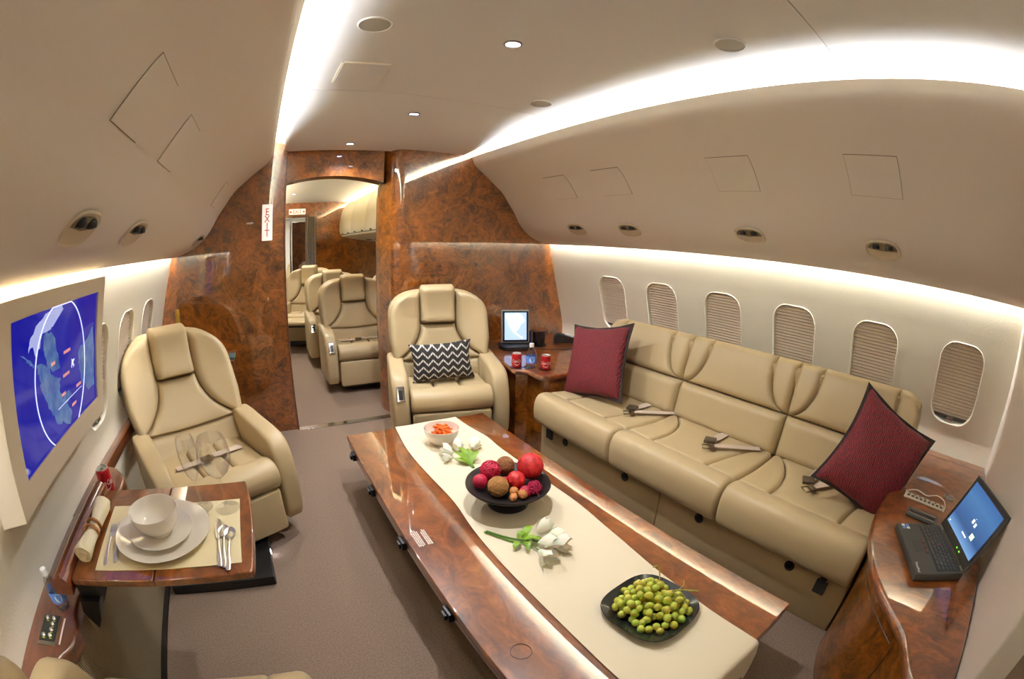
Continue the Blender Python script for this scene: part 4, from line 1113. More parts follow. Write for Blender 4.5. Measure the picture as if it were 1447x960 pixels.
def ball(name, label, px, py, z, r, kind):
    t = thing(name, label, 'ball', (cx_+px, cy_+py, ZT+z), 0, 'decorative balls in the black dish')
    rr = random.Random(hash(label) % 1000 if False else int(r*1e5)+int(z*1e4))
    if kind in ('wound', 'vine', 'twine'):
        mm = {'wound': 'crimson2', 'vine': 'magenta', 'twine': 'twine'}[kind]
        if kind != 'vine':
            bm = nb(); bmesh.ops.create_icosphere(bm, subdivisions=3, radius=r*.93); obj('core', bm, mm if mm != 'crimson2' else 'crimson', t)
        bm = nb()
        for q in range({'wound': 34, 'vine': 14, 'twine': 46}[kind]):
            ax = Vector((rr.uniform(-1, 1), rr.uniform(-1, 1), rr.uniform(-1, 1))).normalized(); x = ax.orthogonal().normalized(); y = ax.cross(x); h = rr.uniform(-.75, .75)*r*(.6 if kind == 'vine' else 1)
            rad = math.sqrt(max(r*r-h*h, 1e-8))
            tube(bm, [ax*h + (x*math.cos(a)+y*math.sin(a))*rad*(.97+.03*math.sin(5*a+q)) for a in [2*PI*i/18 for i in range(18)]], {'wound': .0022, 'vine': .002, 'twine': .0011}[kind], 4, closed=True)
        s_ = obj('wound_strand', bm, {'wound': 'crimson', 'vine': 'magenta', 'twine': 'twine'}[kind] if mm != 'brownv' else 'brown', t); s_['kind'] = 'stuff'
    elif kind == 'husk':
        bm = nb(); bmesh.ops.create_icosphere(bm, subdivisions=3, radius=r*.94); obj('core', bm, 'husk_red', t)
        # overlapping seed scales
        n = 120 if r > .04 else 70
        for i in range(n):
            z_ = 1-2*(i+.5)/n; a = i*2.39996; d = Vector((math.sqrt(1-z_*z_)*math.cos(a), math.sqrt(1-z_*z_)*math.sin(a), z_))
            up = Vector((0, 0, 1)); x = up.cross(d).normalized() if abs(d.z) < .99 else Vector((1, 0, 0)); y = d.cross(x)
            s = r*.2 if r > .04 else r*.27
            bm = nb(); c = d*r*.95
            pts = [c+x*(-s)+y*(-s*.3)-d*s*.05, c+x*(-s*.7)+y*s*.8+d*s*.06, c+y*s*1.15+d*s*.02, c+x*(s*.7)+y*s*.8+d*s*.06, c+x*s+y*(-s*.3)-d*s*.05, c+y*(-s*.9)+d*s*.16]
            m_ = bm.verts.new(c+y*s*.25+d*s*.30); vv = [bm.verts.new(p) for p in pts]
            for q in range(6): bm.faces.new((vv[q], vv[(q+1) % 6], m_))
            obj('husk_scale', bm, 'husk_red2' if i % 3 else 'husk_red3', t, 80)
    else:
        bm = nb(); bmesh.ops.create_icosphere(bm, subdivisions=3, radius=r)
        if kind == 'nut':
            for v in bm.verts: v.co.x *= 1.3
            bm.transform(Matrix.Rotation(rr.random()*3, 4, 'Z'))
        obj('shell', bm, {'pod': 'crimson', 'nut': 'nut'}[kind], t)
        bm = nb(); bmesh.ops.create_icosphere(bm, subdivisions=1, radius=r*.12); bm.transform(Matrix.Translation((0, 0, r*.97))); obj('stalk_end', bm, 'brown', t)
    return t
M['husk_red2'] = mat('husk_scale_red', (204, 46, 48), .5, var=.25, vscale=20); M['husk_red3'] = mat('husk_scale_dark', (178, 28, 38), .5, var=.25, vscale=20)
ball('decor_ball', 'crimson wound ball at the upper edge of the black dish', -.035, .058, .112, .034, 'wound')
ball('decor_ball', 'large red husk ball, biggest in the black dish', .085, .000, .125, .045, 'husk')
ball('decor_ball', 'medium red husk ball in the middle of the black dish', .018, -.020, .100, .030, 'husk')
b2 = ball('decor_ball', 'brown twig ball at the back between crimson and big red balls', .030, .070, .108, .033, 'twine')
for c_ in b2.children: c_.data = c_.data.copy(); c_.data.materials.clear(); c_.data.materials.append(M['brown'])
ball('decor_ball', 'tan twine ball at the near edge of the black dish', -.052, -.025, .097, .034, 'twine')
ball('decor_ball', 'smooth crimson pod beside the tan twine ball', -.088, .03, .098, .025, 'pod')
ball('decor_ball', 'open magenta vine ball by the edge of the dish', .050, -.080, .092, .024, 'vine')
ball('decor_ball', 'magenta pod half hidden under the vine ball', .022, -.072, .080, .021, 'pod')
ball('decor_ball', 'magenta pod peeping between the middle husk ball and the twine ball', -.01, .005, .085, .02, 'pod')
for x, y, z, r, lb in ((-.016, -.062, .088, .0145, 'brown nut touching the tan twine ball, upper of three'), (.002, -.085, .083, .0155, 'long brown nut by the dish rim, largest of three'), (-.030, -.083, .081, .0135, 'small brown nut at the dish rim, lowest of three')):
    ball('nut', lb, x, y, z, r, 'nut')['category'] = 'nut'

# plate of grapes
gx, gy = .700, .462
pl = thing('square_plate', 'black rounded-square plate piled with green grapes', 'plate', (gx, gy, ZT))
def sq(R, n=48, p=3.2, rot=0.10):
    o = []
    for i in range(n):
        a = 2*PI*i/n; c, s = math.cos(a), math.sin(a); k = (abs(c)**p+abs(s)**p)**(-1/p)
        x, y = R*k*c, R*k*s; o.append((x*math.cos(rot)-y*math.sin(rot), x*math.sin(rot)+y*math.cos(rot)))
    return o
bm = nb(); rings = []
for R, z in ((.066, 0), (.072, .001), (.100, .012), (.1125, .019), (.1115, .0205), (.098, .0155), (.07, .006)):
    rings.append([bm.verts.new((x, y, z)) for x, y in sq(R)])
for a, b in zip(rings, rings[1:]):
    for k in range(48): bm.faces.new((a[k], a[(k+1) % 48], b[(k+1) % 48], b[k]))
bm.faces.new(rings[0]); bm.faces.new(rings[-1]); obj('plate_body', bm, 'black_ceramic', pl, 50)
M['grape'] = mat('grape_skin', (190, 196, 84), .25, sss=.4, var=.12, vscale=25, coat=.2)
M['twig'] = mat('grape_twig', (150, 142, 62), .6)
rg = random.Random(11); gp = None; placed = []
def put_grape(x, y, z, r, el):
    global gp
    if gp is None:
        bm = nb(); bmesh.ops.create_uvsphere(bm, u_segments=16, v_segments=10, radius=1)
        gp = obj('grape', bm, 'grape'); o = gp
    else:
        o = gp.copy(); COL.objects.link(o)
    o.location = (gx+x, gy+y, ZT+z); o.scale = (r*el, r, r); o.rotation_euler = (rg.uniform(-.4, .4), rg.uniform(-.5, .5), rg.uniform(0, PI))
    tag(o, 'green grape in the heap on the black square plate', 'grape', 'green grapes on the black plate')
    placed.append((x, y, z, r))
# two bunches: heaps filled by rejection, plus the loose ones in front
def inside(x, y):
    # heap outline, viewed from above (plate axes)
    u, v = x*.80+y*.60, -x*.60+y*.80
    h1 = ((x-.015)/.075)**2+((y-.035)/.058)**2
    h2 = ((x-.018)/.068)**2+((y+.035)/.060)**2
    h3 = ((x+.045)/.045)**2+((y-.03)/.04)**2
    return min(h1, h2, h3)
for layer, zc in enumerate((.0175, .034, .050)):
    tries = 0
    while tries < 900:
        tries += 1
        x, y = rg.uniform(-.092, .092), rg.uniform(-.092, .092); q = inside(x, y)
        if q > (1.0, .62, .26)[layer]: continue
        r = rg.uniform(.0088, .0108); z = zc + rg.uniform(-.002, .002) + (.004 if layer == 0 and math.hypot(x, y) > .08 else 0)
        if all((x-a)**2+(y-b)**2+(z-c)**2 > (1.62*(r+s)/2*1.12)**2 for a, b, c, s in placed): put_grape(x, y, z, r, rg.uniform(1.05, 1.32))
for x, y in ((-.070, -.018), (-.058, -.028), (-.075, -.042), (-.062, -.055), (.045, -.088), (-.045, -.078)):
    r = .0098; z = .0165
    if all((x-a)**2+(y-b)**2+(z-c)**2 > (1.5*r)**2 for a, b, c, s in placed): put_grape(x, y, z, r, 1.1)
tw = thing('grape_stalk', 'pale green grape stalk branching out over the plate edge', 'stalk', (gx+.07, gy-.01, ZT+.04))
bm = nb(); tube(bm, spline([(-.03, .0, .012), (-.005, -.018, .016), (.035, -.052, .010)], 4), .0022, 6); obj('main_stalk', bm, 'twig', tw)
for p in (((-.01, -.016, .015), (.012, -.016, .022), (.022, -.006, .026)), ((-.005, -.018, .015), (-.005, -.04, .006), (-.012, -.055, -.004)), ((-.02, -.006, .012), (-.02, -.03, .014), (-.03, -.05, .010))):
    bm = nb(); tube(bm, spline(p, 3), .0014, 5); obj('side_twig', bm, 'twig', tw)
tw = thing('grape_stalk', 'curled green grape stalk standing up from the top of the bunch', 'stalk', (gx+.072, gy+.055, ZT+.035))
bm = nb(); tube(bm, spline([(-.02, -.03, .0), (-.004, -.012, .012), (.008, .004, .026), (.006, .012, .036), (-.004, .014, .040), (-.010, .013, .041)], 4), [.002]*8+[.0026]*13, 6); obj('main_stalk', bm, 'twig', tw)

# the table stands at cocktail height: size and place of the table and of what lies on it
K_ = 1.235; T0 = Vector((.65, 1.05, .50)); T1 = Vector((.803, 1.297, .300))
for o in list(COL.objects):
    if o.parent is None and o.name.split('.')[0] in ('conference_table', 'table_runner', 'snack_bowl', 'carrot_stick', 'tulip_bunch', 'footed_dish', 'decor_ball', 'nut', 'square_plate', 'grape', 'grape_stalk'):
        o.location = T1 + (Vector(o.location)-T0)*K_; o.scale = Vector(o.scale)*K_

# ================================================================ THE PLACE SETTING
ZD = .69
M['mat_linen'] = mat('placemat_linen', (226, 212, 172), .85, bump=.5, bscale=380)
bm = nb(); prism(bm, [(-.592, .855), (-.168, .853), (-.166, 1.145), (-.600, 1.165)], ZD, ZD+.0022, .0006, 1); tag(obj('placemat', bm, 'mat_linen'), 'cream linen place mat on the fold-out walnut table', 'place mat')
zp = ZD+.0024
def plate(name, label, x, y, z, prof, n=64):
    t = thing(name, label, 'plate', (x, y, z)); bm = nb(); lathe(bm, prof, n); obj('plate_body', bm, 'porcelain', t)
    return t
plate('dinner_plate', 'large white dinner plate at the bottom of the stack on the place mat', -.395, 1.0, zp, [(0, .002), (.085, .002), (.09, .0), (.095, .003), (.146, .017), (.1475, .019), (.145, .0195), (.102, .008), (.09, .006), (0, .0055)])
plate('side_plate', 'small white plate stacked under the soup bowl', -.395, .995, zp+.0065, [(0, .002), (.062, .002), (.066, 0), (.070, .004), (.098, .016), (.0992, .0178), (.097, .0184), (.070, .008), (0, .006)])
t = thing('soup_bowl', 'deep white bowl on top of the two plates', 'bowl', (-.40, 1.0, zp+.0132))
bm = nb(); lathe(bm, spline([(.030, .003), (.033, 0), (.038, .0), (.040, .006), (.056, .018), (.069, .038), (.0745, .064), (.073, .0655), (.0715, .063), (.066, .039), (.053, .021), (.035, .011), (0, .008)], 3), 48); obj('bowl_body', bm, 'porcelain', t)
def cutlery(kind, label, x, y, ang, z=None):
    t = thing(kind, label, kind, (x, y, z or ZD+.0035), ang, 'steel cutlery on the place mat')
    def strip(stations, th=.0022):
        bm = nb(); rows = []
        for yy, w, h in stations: rows.append([bm.verts.new((sx*w/2, yy, h+dz)) for sx, dz in ((-1, 0), (-.5, th*.8), (.5, th*.8), (1, 0), (.5, -th*.5), (-.5, -th*.5))])
        for a, b in zip(rows, rows[1:]):
            for k in range(6): bm.faces.new((a[k], a[(k+1) % 6], b[(k+1) % 6], b[k]))
        bm.faces.new(rows[0]); bm.faces.new(rows[-1]); return bm
    hnd = [(-.092, .006, .001), (-.088, .013, .001), (-.07, .0135, .0015), (-.04, .009, .003), (-.005, .006, .004), (.03, .0058, .003)]
    obj('handle', strip(hnd), 'flatware', t, 60)
    if kind == 'fork':
        bm = strip([(.03, .006, .003), (.038, .018, .001), (.048, .022, .0), (.056, .022, .0)], .0014); obj('fork_head', bm, 'flatware', t, 60)
        for k in range(4):
            bm = nb(); xx = -.0085+.00567*k; tube(bm, [(xx, .055, .0), (xx, .075, .0015), (xx, .092, .005)], [.0016, .0014, .0007], 5); obj('tine', bm, 'flatware', t)
    elif kind == 'spoon':
        bm = nb(); rows = []
        for j in range(9):
            v = j/8; w = .034*math.sin(PI*(v*.9+.06))**.7
            rows.append([bm.verts.new((u*w/2, .03+.052*v, .004-.007*(1-u*u)*math.sin(PI*v))) for u in (-1, -.6, -.2, .2, .6, 1)])
        for a, b in zip(rows, rows[1:]):
            for k in range(5): bm.faces.new((a[k], a[k+1], b[k+1], b[k]))
        obj('spoon_bowl', bm, 'flatware', t, 80)
    else:
        bm = strip([(.02, .008, .003), (.026, .016, .002), (.05, .021, .001), (.085, .020, .001), (.108, .012, .001), (.116, .002, .001)], .001); obj('blade', bm, 'flatware', t, 60)
    return t
cutlery('fork', 'steel fork further from the plate, next to the napkin', -.567, .965, math.radians(3))
cutlery('fork', 'steel fork half under the rim of the dinner plate', -.540, .975, math.radians(6))
cutlery('knife', 'steel table knife to the aisle side of the plates', -.226, .935, math.radians(2))
cutlery('spoon', 'larger steel spoon beside the knife', -.212, .93, math.radians(0))
cutlery('spoon', 'small steel teaspoon at the aisle edge of the place mat', -.198, .918, math.radians(-3))
# rolled napkin in a wooden ring
M['napkin'] = mat('napkin_linen', (232, 222, 190), .85, bump=.4, bscale=300)
t = thing('napkin_roll', 'rolled cream napkin lying along the wall side of the table', 'napkin', (-.632, 1.02, ZD))
bm = nb(); rows = []; nn = 22
for j in range(nn+1):
    y = -.130+.262*j/nn; v = abs(y+.006)/.13; R = .0185+.010*v**1.3 if j not in (0, nn) else .024
    rows.append([bm.verts.new((R*(1+.07*math.sin(5*a+j*.3))*math.cos(a)*1.05+.03*(y+.13)*.15, y, max(.0008, R*.93+R*.93*math.sin(a)))) for a in [2*PI*k/24 for k in range(24)]])
for a, b in zip(rows, rows[1:]):
    for k in range(24): bm.faces.new((a[k], a[(k+1) % 24], b[(k+1) % 24], b[k]))
for e, s in ((rows[0], -1), (rows[-1], 1)):
    c = Vector((sum(v.co.x for v in e)/24, e[0].co.y+s*.002, sum(v.co.z for v in e)/24)); prev = e
    for q, dy in ((.75, -.004*s), (.5, .003*s), (.25, -.003*s)):
        r_ = [bm.verts.new(c+(v.co-c)*q+Vector((0, dy, 0))) for v in e]
        for k in range(24): bm.faces.new((prev[k], prev[(k+1) % 24], r_[(k+1) % 24], r_[k]))
        prev = r_
    bm.faces.new(prev)
obj('napkin_cloth', bm, 'napkin', t, 50)
M['ringwood'] = mat('ring_wood', (150, 96, 46), .5, var=.2, vscale=60)
for y, lb in ((-.022, 'carved wooden napkin ring, the one nearer the bottle'), (.008, 'carved wooden napkin ring, the one nearer the drink can')):
    r_ = thing('napkin_ring', lb, 'ring', (-.632, 1.02+y, ZD+.022), 0, 'wooden napkin rings')
    bm = nb(); tube(bm, [(.0235*math.cos(a), .0, .0235*math.sin(a)*.93) for a in [2*PI*k/28 for k in range(28)]], .005, 8, closed=True); obj('band', bm, 'ringwood', r_)
# stemware
def glass(name, label, x, y, prof, foot=.036, stem_h=.09):
    t = thing(name, label, 'glass', (x, y, ZD+.0023), 0)
    bm = nb(); lathe(bm, [(0, .001), (foot, .001), (foot, .0022), (.012, .005), (.0042, .012), (.0036, .05), (.0036, stem_h), (.006, stem_h+.004)] , 32); lathe(bm, [(0, stem_h+.003)] , 3) if False else None
    obj('stem', bm, 'thin_glass', t)
    bm = nb(); out = [(0, stem_h)] + [(r, stem_h+z) for r, z in prof]; inn = [(max(0, r-.0012), stem_h+z+(.002 if k == 0 else 0)) for k, (r, z) in enumerate(prof)]
    lathe(bm, out + list(reversed(inn)) + [(0, stem_h+.003)], 40); obj('bowl', bm, 'thin_glass', t)
M['thin_glass'] = thin_clear('thin_glass', (.99, .99, .99), .3, .2)
pass
glass('wine_glass', 'large balloon wine glass on the aisle corner of the place mat', -.203, 1.10, [(.012, .003), (.032, .020), (.046, .048), (.049, .070), (.045, .098), (.036, .120)], .038, .095)
glass('champagne_flute', 'tall slim champagne flute beside the balloon glass', -.282, 1.118, [(.008, .003), (.018, .020), (.027, .05), (.030, .08), (.0285, .112), (.0255, .128)], .034, .085)

# ================================================================ DRINKS
M['can_red'] = mat('can_red', (176, 18, 30), .3, .3, coat=.5); M['can_top'] = mat('can_top', (220, 220, 216), .3, .7); M['paper_white'] = mat('print_white', (240, 236, 232), .5)
def can(label, x, y, z, H=.120, r=.033, ang=0, grp='red drink cans'):
    t = thing('drink_can', label, 'can', (x, y, z), ang, grp)
    bm = nb(); lathe(bm, [(.024, 0), (.029, .004), (r, .012), (r, H-.012), (.028, H-.003)], 36); obj('can_body', bm, 'can_red', t)
    bm = nb(); lathe(bm, [(.028, H-.004), (.0285, H), (.027, H+.0005), (.0255, H-.004), (0, H-.004)], 32); lid = obj('can_lid', bm, 'can_top', t)
    bm = nb(); box(bm, (-.007, -.012, H-.004), (.007, .008, H-.0025), .001); obj('pull_tab', bm, 'steel', lid)
    o = wrap_text('brand_script', 'Coca-Cola', .036, 'paper_white', t, r+.0004, H*.5, shear=.35, maxw=.064)
    bm = nb(); pts = [(a*.045-.0225, -.012*math.sin(PI*a)-.012) for a in [k/10 for k in range(11)]]
    up = [bm.verts.new(((r+.0004)*math.sin(u/r), -(r+.0004)*math.cos(u/r), H*.5+v)) for u, v in pts]; dn = [bm.verts.new(((r+.0004)*math.sin(u/r), -(r+.0004)*math.cos(u/r), H*.5+v-.004*math.sin(PI*(k+.5)/11.5))) for k, (u, v) in enumerate(pts)]
    for k in range(10): bm.faces.new((up[k], up[k+1], dn[k+1], dn[k]))
    obj('brand_swash', bm, 'paper_white', t)
    return t
def wrap_text(name, s, size, m, parent, r, z, shear=0, maxw=None):
    """flat lettering bent round a cylinder, facing -y"""
    cu = bpy.data.curves.new(name, 'FONT'); cu.body = s; cu.size = size; cu.shear = shear; cu.align_x = 'CENTER'; cu.align_y = 'CENTER'; cu.resolution_u = 2
    tmp = bpy.data.objects.new(name, cu); COL.objects.link(tmp); dg = bpy.context.evaluated_depsgraph_get(); me = bpy.data.meshes.new_from_object(tmp.evaluated_get(dg)); bpy.data.objects.remove(tmp)
    bm = nb(); bm.from_mesh(me); bmesh.ops.triangulate(bm, faces=bm.faces)
    xs = [v.co.x for v in bm.verts]; W = max(xs)-min(xs); k = (maxw/W) if maxw else 1
    for v in bm.verts:
        u = v.co.x*k; v.co = Vector((r*math.sin(u/r), -r*math.cos(u/r), z+v.co.y*(1 if not maxw else max(k, .8))))
    me2 = bpy.data.meshes.new(name); bm.to_mesh(me2); bm.free(); me2.materials.append(M[m]); o = bpy.data.objects.new(name, me2); COL.objects.link(o); o.parent = parent
    return o
M['water'] = thin_clear('bottle_plastic', (.90, .92, .93), .5, .28); M['label_blue'] = mat('label_blue', (96, 142, 224), .4, var=.3, vscale=38); M['label_white'] = mat('label_white', (226, 234, 244), .4); M['cap_white'] = mat('cap_white', (240, 240, 238), .4); M['ink_red'] = mat('label_red', (170, 50, 70), .5)
def bottle(label, x, y, z, k, ang):
    t = thing('water_bottle', label, 'bottle', (x, y, z), ang, 'small water bottles')
    S = Matrix.Scale(k, 4)
    bm = nb(); lathe(bm, [(0, .006), (.018, .002), (.027, .0), (.0315, .008), (.0315, .022), (.030, .025), (.0315, .028), (.0318, .080), (.0315, .088), (.028, .102), (.018, .120), (.0125, .128), (.0125, .134), (0, .134)], 36); bm.transform(S); obj('bottle_body', bm, 'water', t)
    bm = nb(); lathe(bm, [(.0324, .030), (.0326, .031), (.0326, .076), (.0324, .077)], 36); bm.transform(S); lb = obj('bottle_label', bm, 'label_blue', t)
    bm = nb(); lathe(bm, [(.0327, .0305), (.0328, .033)], 36); bm.transform(S); obj('label_band', bm, 'ink_red', lb)
    bm = nb()
    o = [(.015*math.cos(a), .0165*math.sin(a)) for a in [2*PI*q/24 for q in range(24)]]
    bm.faces.new([bm.verts.new((.0330*math.sin(u/.033), -.0330*math.cos(u/.033), .055+v)) for u, v in o]); bm.transform(S); obj('label_emblem', bm, 'label_white', lb)
    bm = nb(); lathe(bm, [(.0135, .130), (.0142, .132), (.0142, .150), (.0128, .153), (0, .153)], 28); bm.transform(S); obj('cap', bm, 'cap_white', t)
    return t
can('red drink can on the side ledge behind the folded table lid', -.768, 1.49, .571, .098, ang=math.radians(25))
bottle('small water bottle on the side ledge next to the control panel', -.785, .848, .571, .82, math.radians(35))
M['hole'] = mat('cup_holder_black', (16, 15, 15), .4)
for x, y in ((1.512, 2.40), (1.590, 2.36), (1.650, 2.27)):
    bm = nb(); lathe(bm, [(.036, .0), (.041, .0012), (.043, 0)], 28, c=(x, y, .5502)); lathe(bm, [(0, .0), (.036, .0)], 28, c=(x, y, .5504)); obj('cup_holder', bm, 'hole', cab)
can('red drink can on the corner cabinet, closer to the armchair', 1.512, 2.40, .551, .095, ang=math.radians(-30))
can('red drink can on the corner cabinet, closer to the sofa', 1.650, 2.27, .551, .095, ang=math.radians(-32))
bottle('small water bottle between two red cans on the corner cabinet', 1.590, 2.345, .551, 1.06, math.radians(-30))

# ================================================================ CORNER CABINET GADGETS
M['frame_grey'] = mat('frame_grey', (128, 126, 124), .4)
scn = thing('touch_screen', 'upright grey-framed screen showing a pale map on the corner cabinet', 'screen', (1.79, 2.86, .55), math.radians(-22))
bm = nb(); prism(bm, spline([(-.13, .06), (-.135, -.02), (-.10, -.085), (0, -.105), (.10, -.085), (.135, -.02), (.13, .06)], 4), 0, .035, .010, 3); obj('stand_base', bm, 'black', scn)
mt = Matrix.Translation((0, .02, .035)) @ Matrix.Rotation(math.radians(-8), 4, 'X')
bm = nb(); box(bm, (-.108, -.012, 0), (.108, .014, .255), .010, 3, mtx=mt); obj('screen_frame', bm, 'frame_grey', scn)
bm = nb(); box(bm, (-.099, -.0135, .012), (.099, -.010, .245), .003, 2, mtx=mt); obj('screen_bezel', bm, 'black_gloss', scn)
def tabmap():
    m = bpy.data.materials.new('pale_map'); m.use_nodes = True; nt = m.node_tree; N = nt.nodes.new; L = nt.links.new; b = nt.nodes['Principled BSDF']
    tc = N('ShaderNodeTexCoord'); n = N('ShaderNodeTexNoise'); n.inputs['Scale'].default_value = 13; n.inputs['Detail'].default_value = 6; L(tc.outputs['Object'], n.inputs['Vector'])
    r = N('ShaderNodeValToRGB'); e = r.color_ramp.elements; e[0].position = .40; e[0].color = lin((168, 196, 246)); e[1].position = .52; e[1].color = lin((226, 232, 246)); L(n.outputs['Fac'], r.inputs[0])
    b.inputs['Base Color'].default_value = (0, 0, 0, 1); L(r.outputs[0], b.inputs['Emission Color']); b.inputs['Emission Strength'].default_value = 1
    return m
M['pale_sea'] = mat('pale_sea', (180, 205, 250), emit=(168, 198, 250), estr=.40); M['pale_land'] = mat('pale_land', (226, 232, 248), emit=(218, 228, 250), estr=.45)
bm = nb(); bm.faces.new([bm.verts.new(mt @ Vector(p)) for p in ((-.085, -.0138, .026), (.085, -.0138, .026), (.085, -.0138, .235), (-.085, -.0138, .235))]); dsp = obj('display', bm, 'pale_sea', scn)
land = spline([(-.078, .225), (-.03, .220), (.01, .232), (.05, .215), (.066, .185), (.07, .165), (.05, .150), (.035, .135), (.025, .110), (.012, .098), (.005, .085), (.02, .072), (.04, .055), (.06, .045), (.05, .035), (.02, .055), (-.005, .070), (-.02, .085), (-.035, .110), (-.052, .140), (-.062, .170), (-.075, .195)], 3, True)
bm = nb(); bm.faces.new([bm.verts.new(mt @ Vector((x, -.0141, z))) for x, z in land]); bmesh.ops.triangulate(bm, faces=bm.faces); obj('map_land', bm, 'pale_land', dsp)
hs = thing('handset_cradle', 'black cradle box with a blue glossy card beside the upright screen', 'cradle', (2.0, 2.86, .55), math.radians(-25))
bm = nb(); lathe(bm, [(0, 0), (.062, 0), (.062, .012), (.05, .014), (.05, .105), (.058, .108), (.058, .118), (0, .118)], 28); obj('cradle_body', bm, 'black_gloss', hs)
bm = nb(); lathe(bm, [(.059, .1175), (.06, .124), (0, .124)], 28); obj('cradle_top', bm, 'wood_red', hs)
M['blue_gloss'] = mat('blue_gloss', (20, 36, 96), .15, coat=1)
bm = nb(); box(bm, (-.105, -.045, 0), (-.060, -.03, .125), .003); obj('card_panel', bm, 'blue_gloss', hs)
bm = nb(); box(bm, (-.064, -.05, 0), (-.056, -.03, .122), .002); obj('card_edge', bm, 'chrome', hs)
ph = thing('telephone', 'black cordless-style telephone handset lying near the wall on the corner cabinet', 'telephone', (2.28, 2.84, .55), math.radians(-35))
ph.scale = (1.25, 1.25, 1.35)
bm = nb(); prism(bm, spline([(-.09, 0), (-.095, .03), (-.07, .055), (-.03, .05), (.06, .03), (.10, .018), (.10, 0)], 4), -.032, .032, .008, 2, axis='y'); obj('phone_body', bm, 'black', ph)
bm = nb(); prism(bm, [(-.02, .049), (.035, .037), (.035, .040), (-.02, .052)], -.022, .022, axis='y'); obj('phone_display', bm, 'label_white', ph)
bm = nb(); path = spline([(1.92, 2.80, .556), (2.02, 2.68, .556), (2.12, 2.62, .556), (2.22, 2.68, .556), (2.28, 2.80, .556)], 40)
pts = []
for i, p in enumerate(path):
    a = i*1.25; pts.append((p[0]+.004*math.cos(a), p[1]+.004*math.cos(a), p[2]+.004*math.sin(a)))
tube(bm, pts, .0017, 5); tag(obj('coiled_cord', bm, 'dark'), 'dark coiled telephone cord snaking over the corner cabinet', 'cord')

# ================================================================ END CABINET GADGETS
A_, B_, C_, D_ = Vector((1.51, .007)), Vector((1.255, -.149)), Vector((1.388, -.318)), Vector((1.659, -.175))
ctr = (A_+B_+C_+D_)/4; xd = ((B_-A_)+(C_-D_)).normalized(); yd = Vector((xd.y, -xd.x))
if yd.dot((C_+D_)/2-(A_+B_)/2) < 0: yd = -yd
LW, LD = .300, .218
lap = thing('laptop', 'open black laptop on the curved end cabinet, screen lit blue', 'laptop', (ctr.x, ctr.y, .5505), math.atan2(xd.y, xd.x))
ysg = 1 if yd.dot(Vector((-xd.y, xd.x))) > 0 else -1
M['lap_black'] = mat('laptop_black', (64, 64, 61), .55, bump=.1, bscale=500); M['key'] = mat('key_cap', (56, 57, 58), .45); M['ink_red2'] = mat('pointer_red', (190, 30, 30), .5); M['led_green'] = mat('led_green', (120, 230, 60), emit=(120, 240, 60), estr=2)
bm = nb(); box(bm, (-LW/2, -LD/2, 0), (LW/2, LD/2, .028), .005, 2); base = obj('laptop_base', bm, 'lap_black', lap)
"""x runs along the front edge as the user sees it, y towards the hinge"""
zk = .028
def lp(x, y): return (x, y*1)
bm = nb(); box(bm, (-.138, -.012, zk-.0005), (.138, .096, zk+.0006)); obj('key_well', bm, 'black', base)
rowsk = [(.086, .010, 15), (.070, .0155, 14), (.0525, .0155, 13), (.035, .0155, 12), (.0175, .0155, 11), (0, .0155, 8)]
for y, h, n in rowsk:
    x = -.135; tot = .270; wk = tot/n
    for k in range(n):
        ww = wk
        if n == 8:
            ww = [.03, .022, .022, .022, .09, .022, .03, .032][k]
        bm = nb(); box(bm, (x+.0008, y-h/2+.0006, zk), (x+ww-.0008, y+h/2-.0006, zk+.0035), .0012, 1); obj('key', bm, 'key', base); x += ww
bm = nb(); lathe(bm, [(.0035, zk+.003), (.0035, zk+.0055), (0, zk+.006)], 12, c=(-.008, .0435, 0)); obj('pointing_stick', bm, 'ink_red2', base)
bm = nb(); box(bm, (-.04, -.075, zk-.0002), (.03, -.04, zk+.0006), .0005, 1); obj('touchpad', bm, 'dark', base)
for x in (-.035, -.005, .025):
    bm = nb(); box(bm, (x-.013, -.030, zk), (x+.013, -.018, zk+.0025), .001); obj('touchpad_button', bm, 'key', base)
    bm = nb(); box(bm, (x-.011, -.0295, zk+.0024), (x+.011, -.0275, zk+.0028)); obj('button_stripe', bm, 'ink_red2', base)
text('brand_lettering', 'ThinkPad', .0145, 'paper_white', base, frame_mtx((.112, -.092, zk+.0004), (1, 0, 0), (0, 1, 0)), ext=.0001)
for x, y, m_ in ((-.135, -.085, 'label_white'), (-.118, -.085, 'label_blue'), (-.135, -.066, 'label_blue'), (-.118, -.066, 'label_white')):
    bm = nb(); box(bm, (x-.007, y-.007, zk), (x+.007, y+.007, zk+.0004)); obj('sticker', bm, m_, base)
mtl = Matrix.Translation((0, LD/2-.004, .026)) @ Matrix.Rotation(math.radians(-28), 4, 'X')
bm = nb(); box(bm, (-LW/2, -.004, .004), (LW/2, .010, .226), .004, 2, mtx=mtl); lid = obj('laptop_lid', bm, 'lap_black', lap)
bm = nb(); box(bm, (-LW/2+.004, -.0055, .006), (LW/2-.004, -.003, .222), .001, 1, mtx=mtl); obj('lid_bezel', bm, 'black', lid)
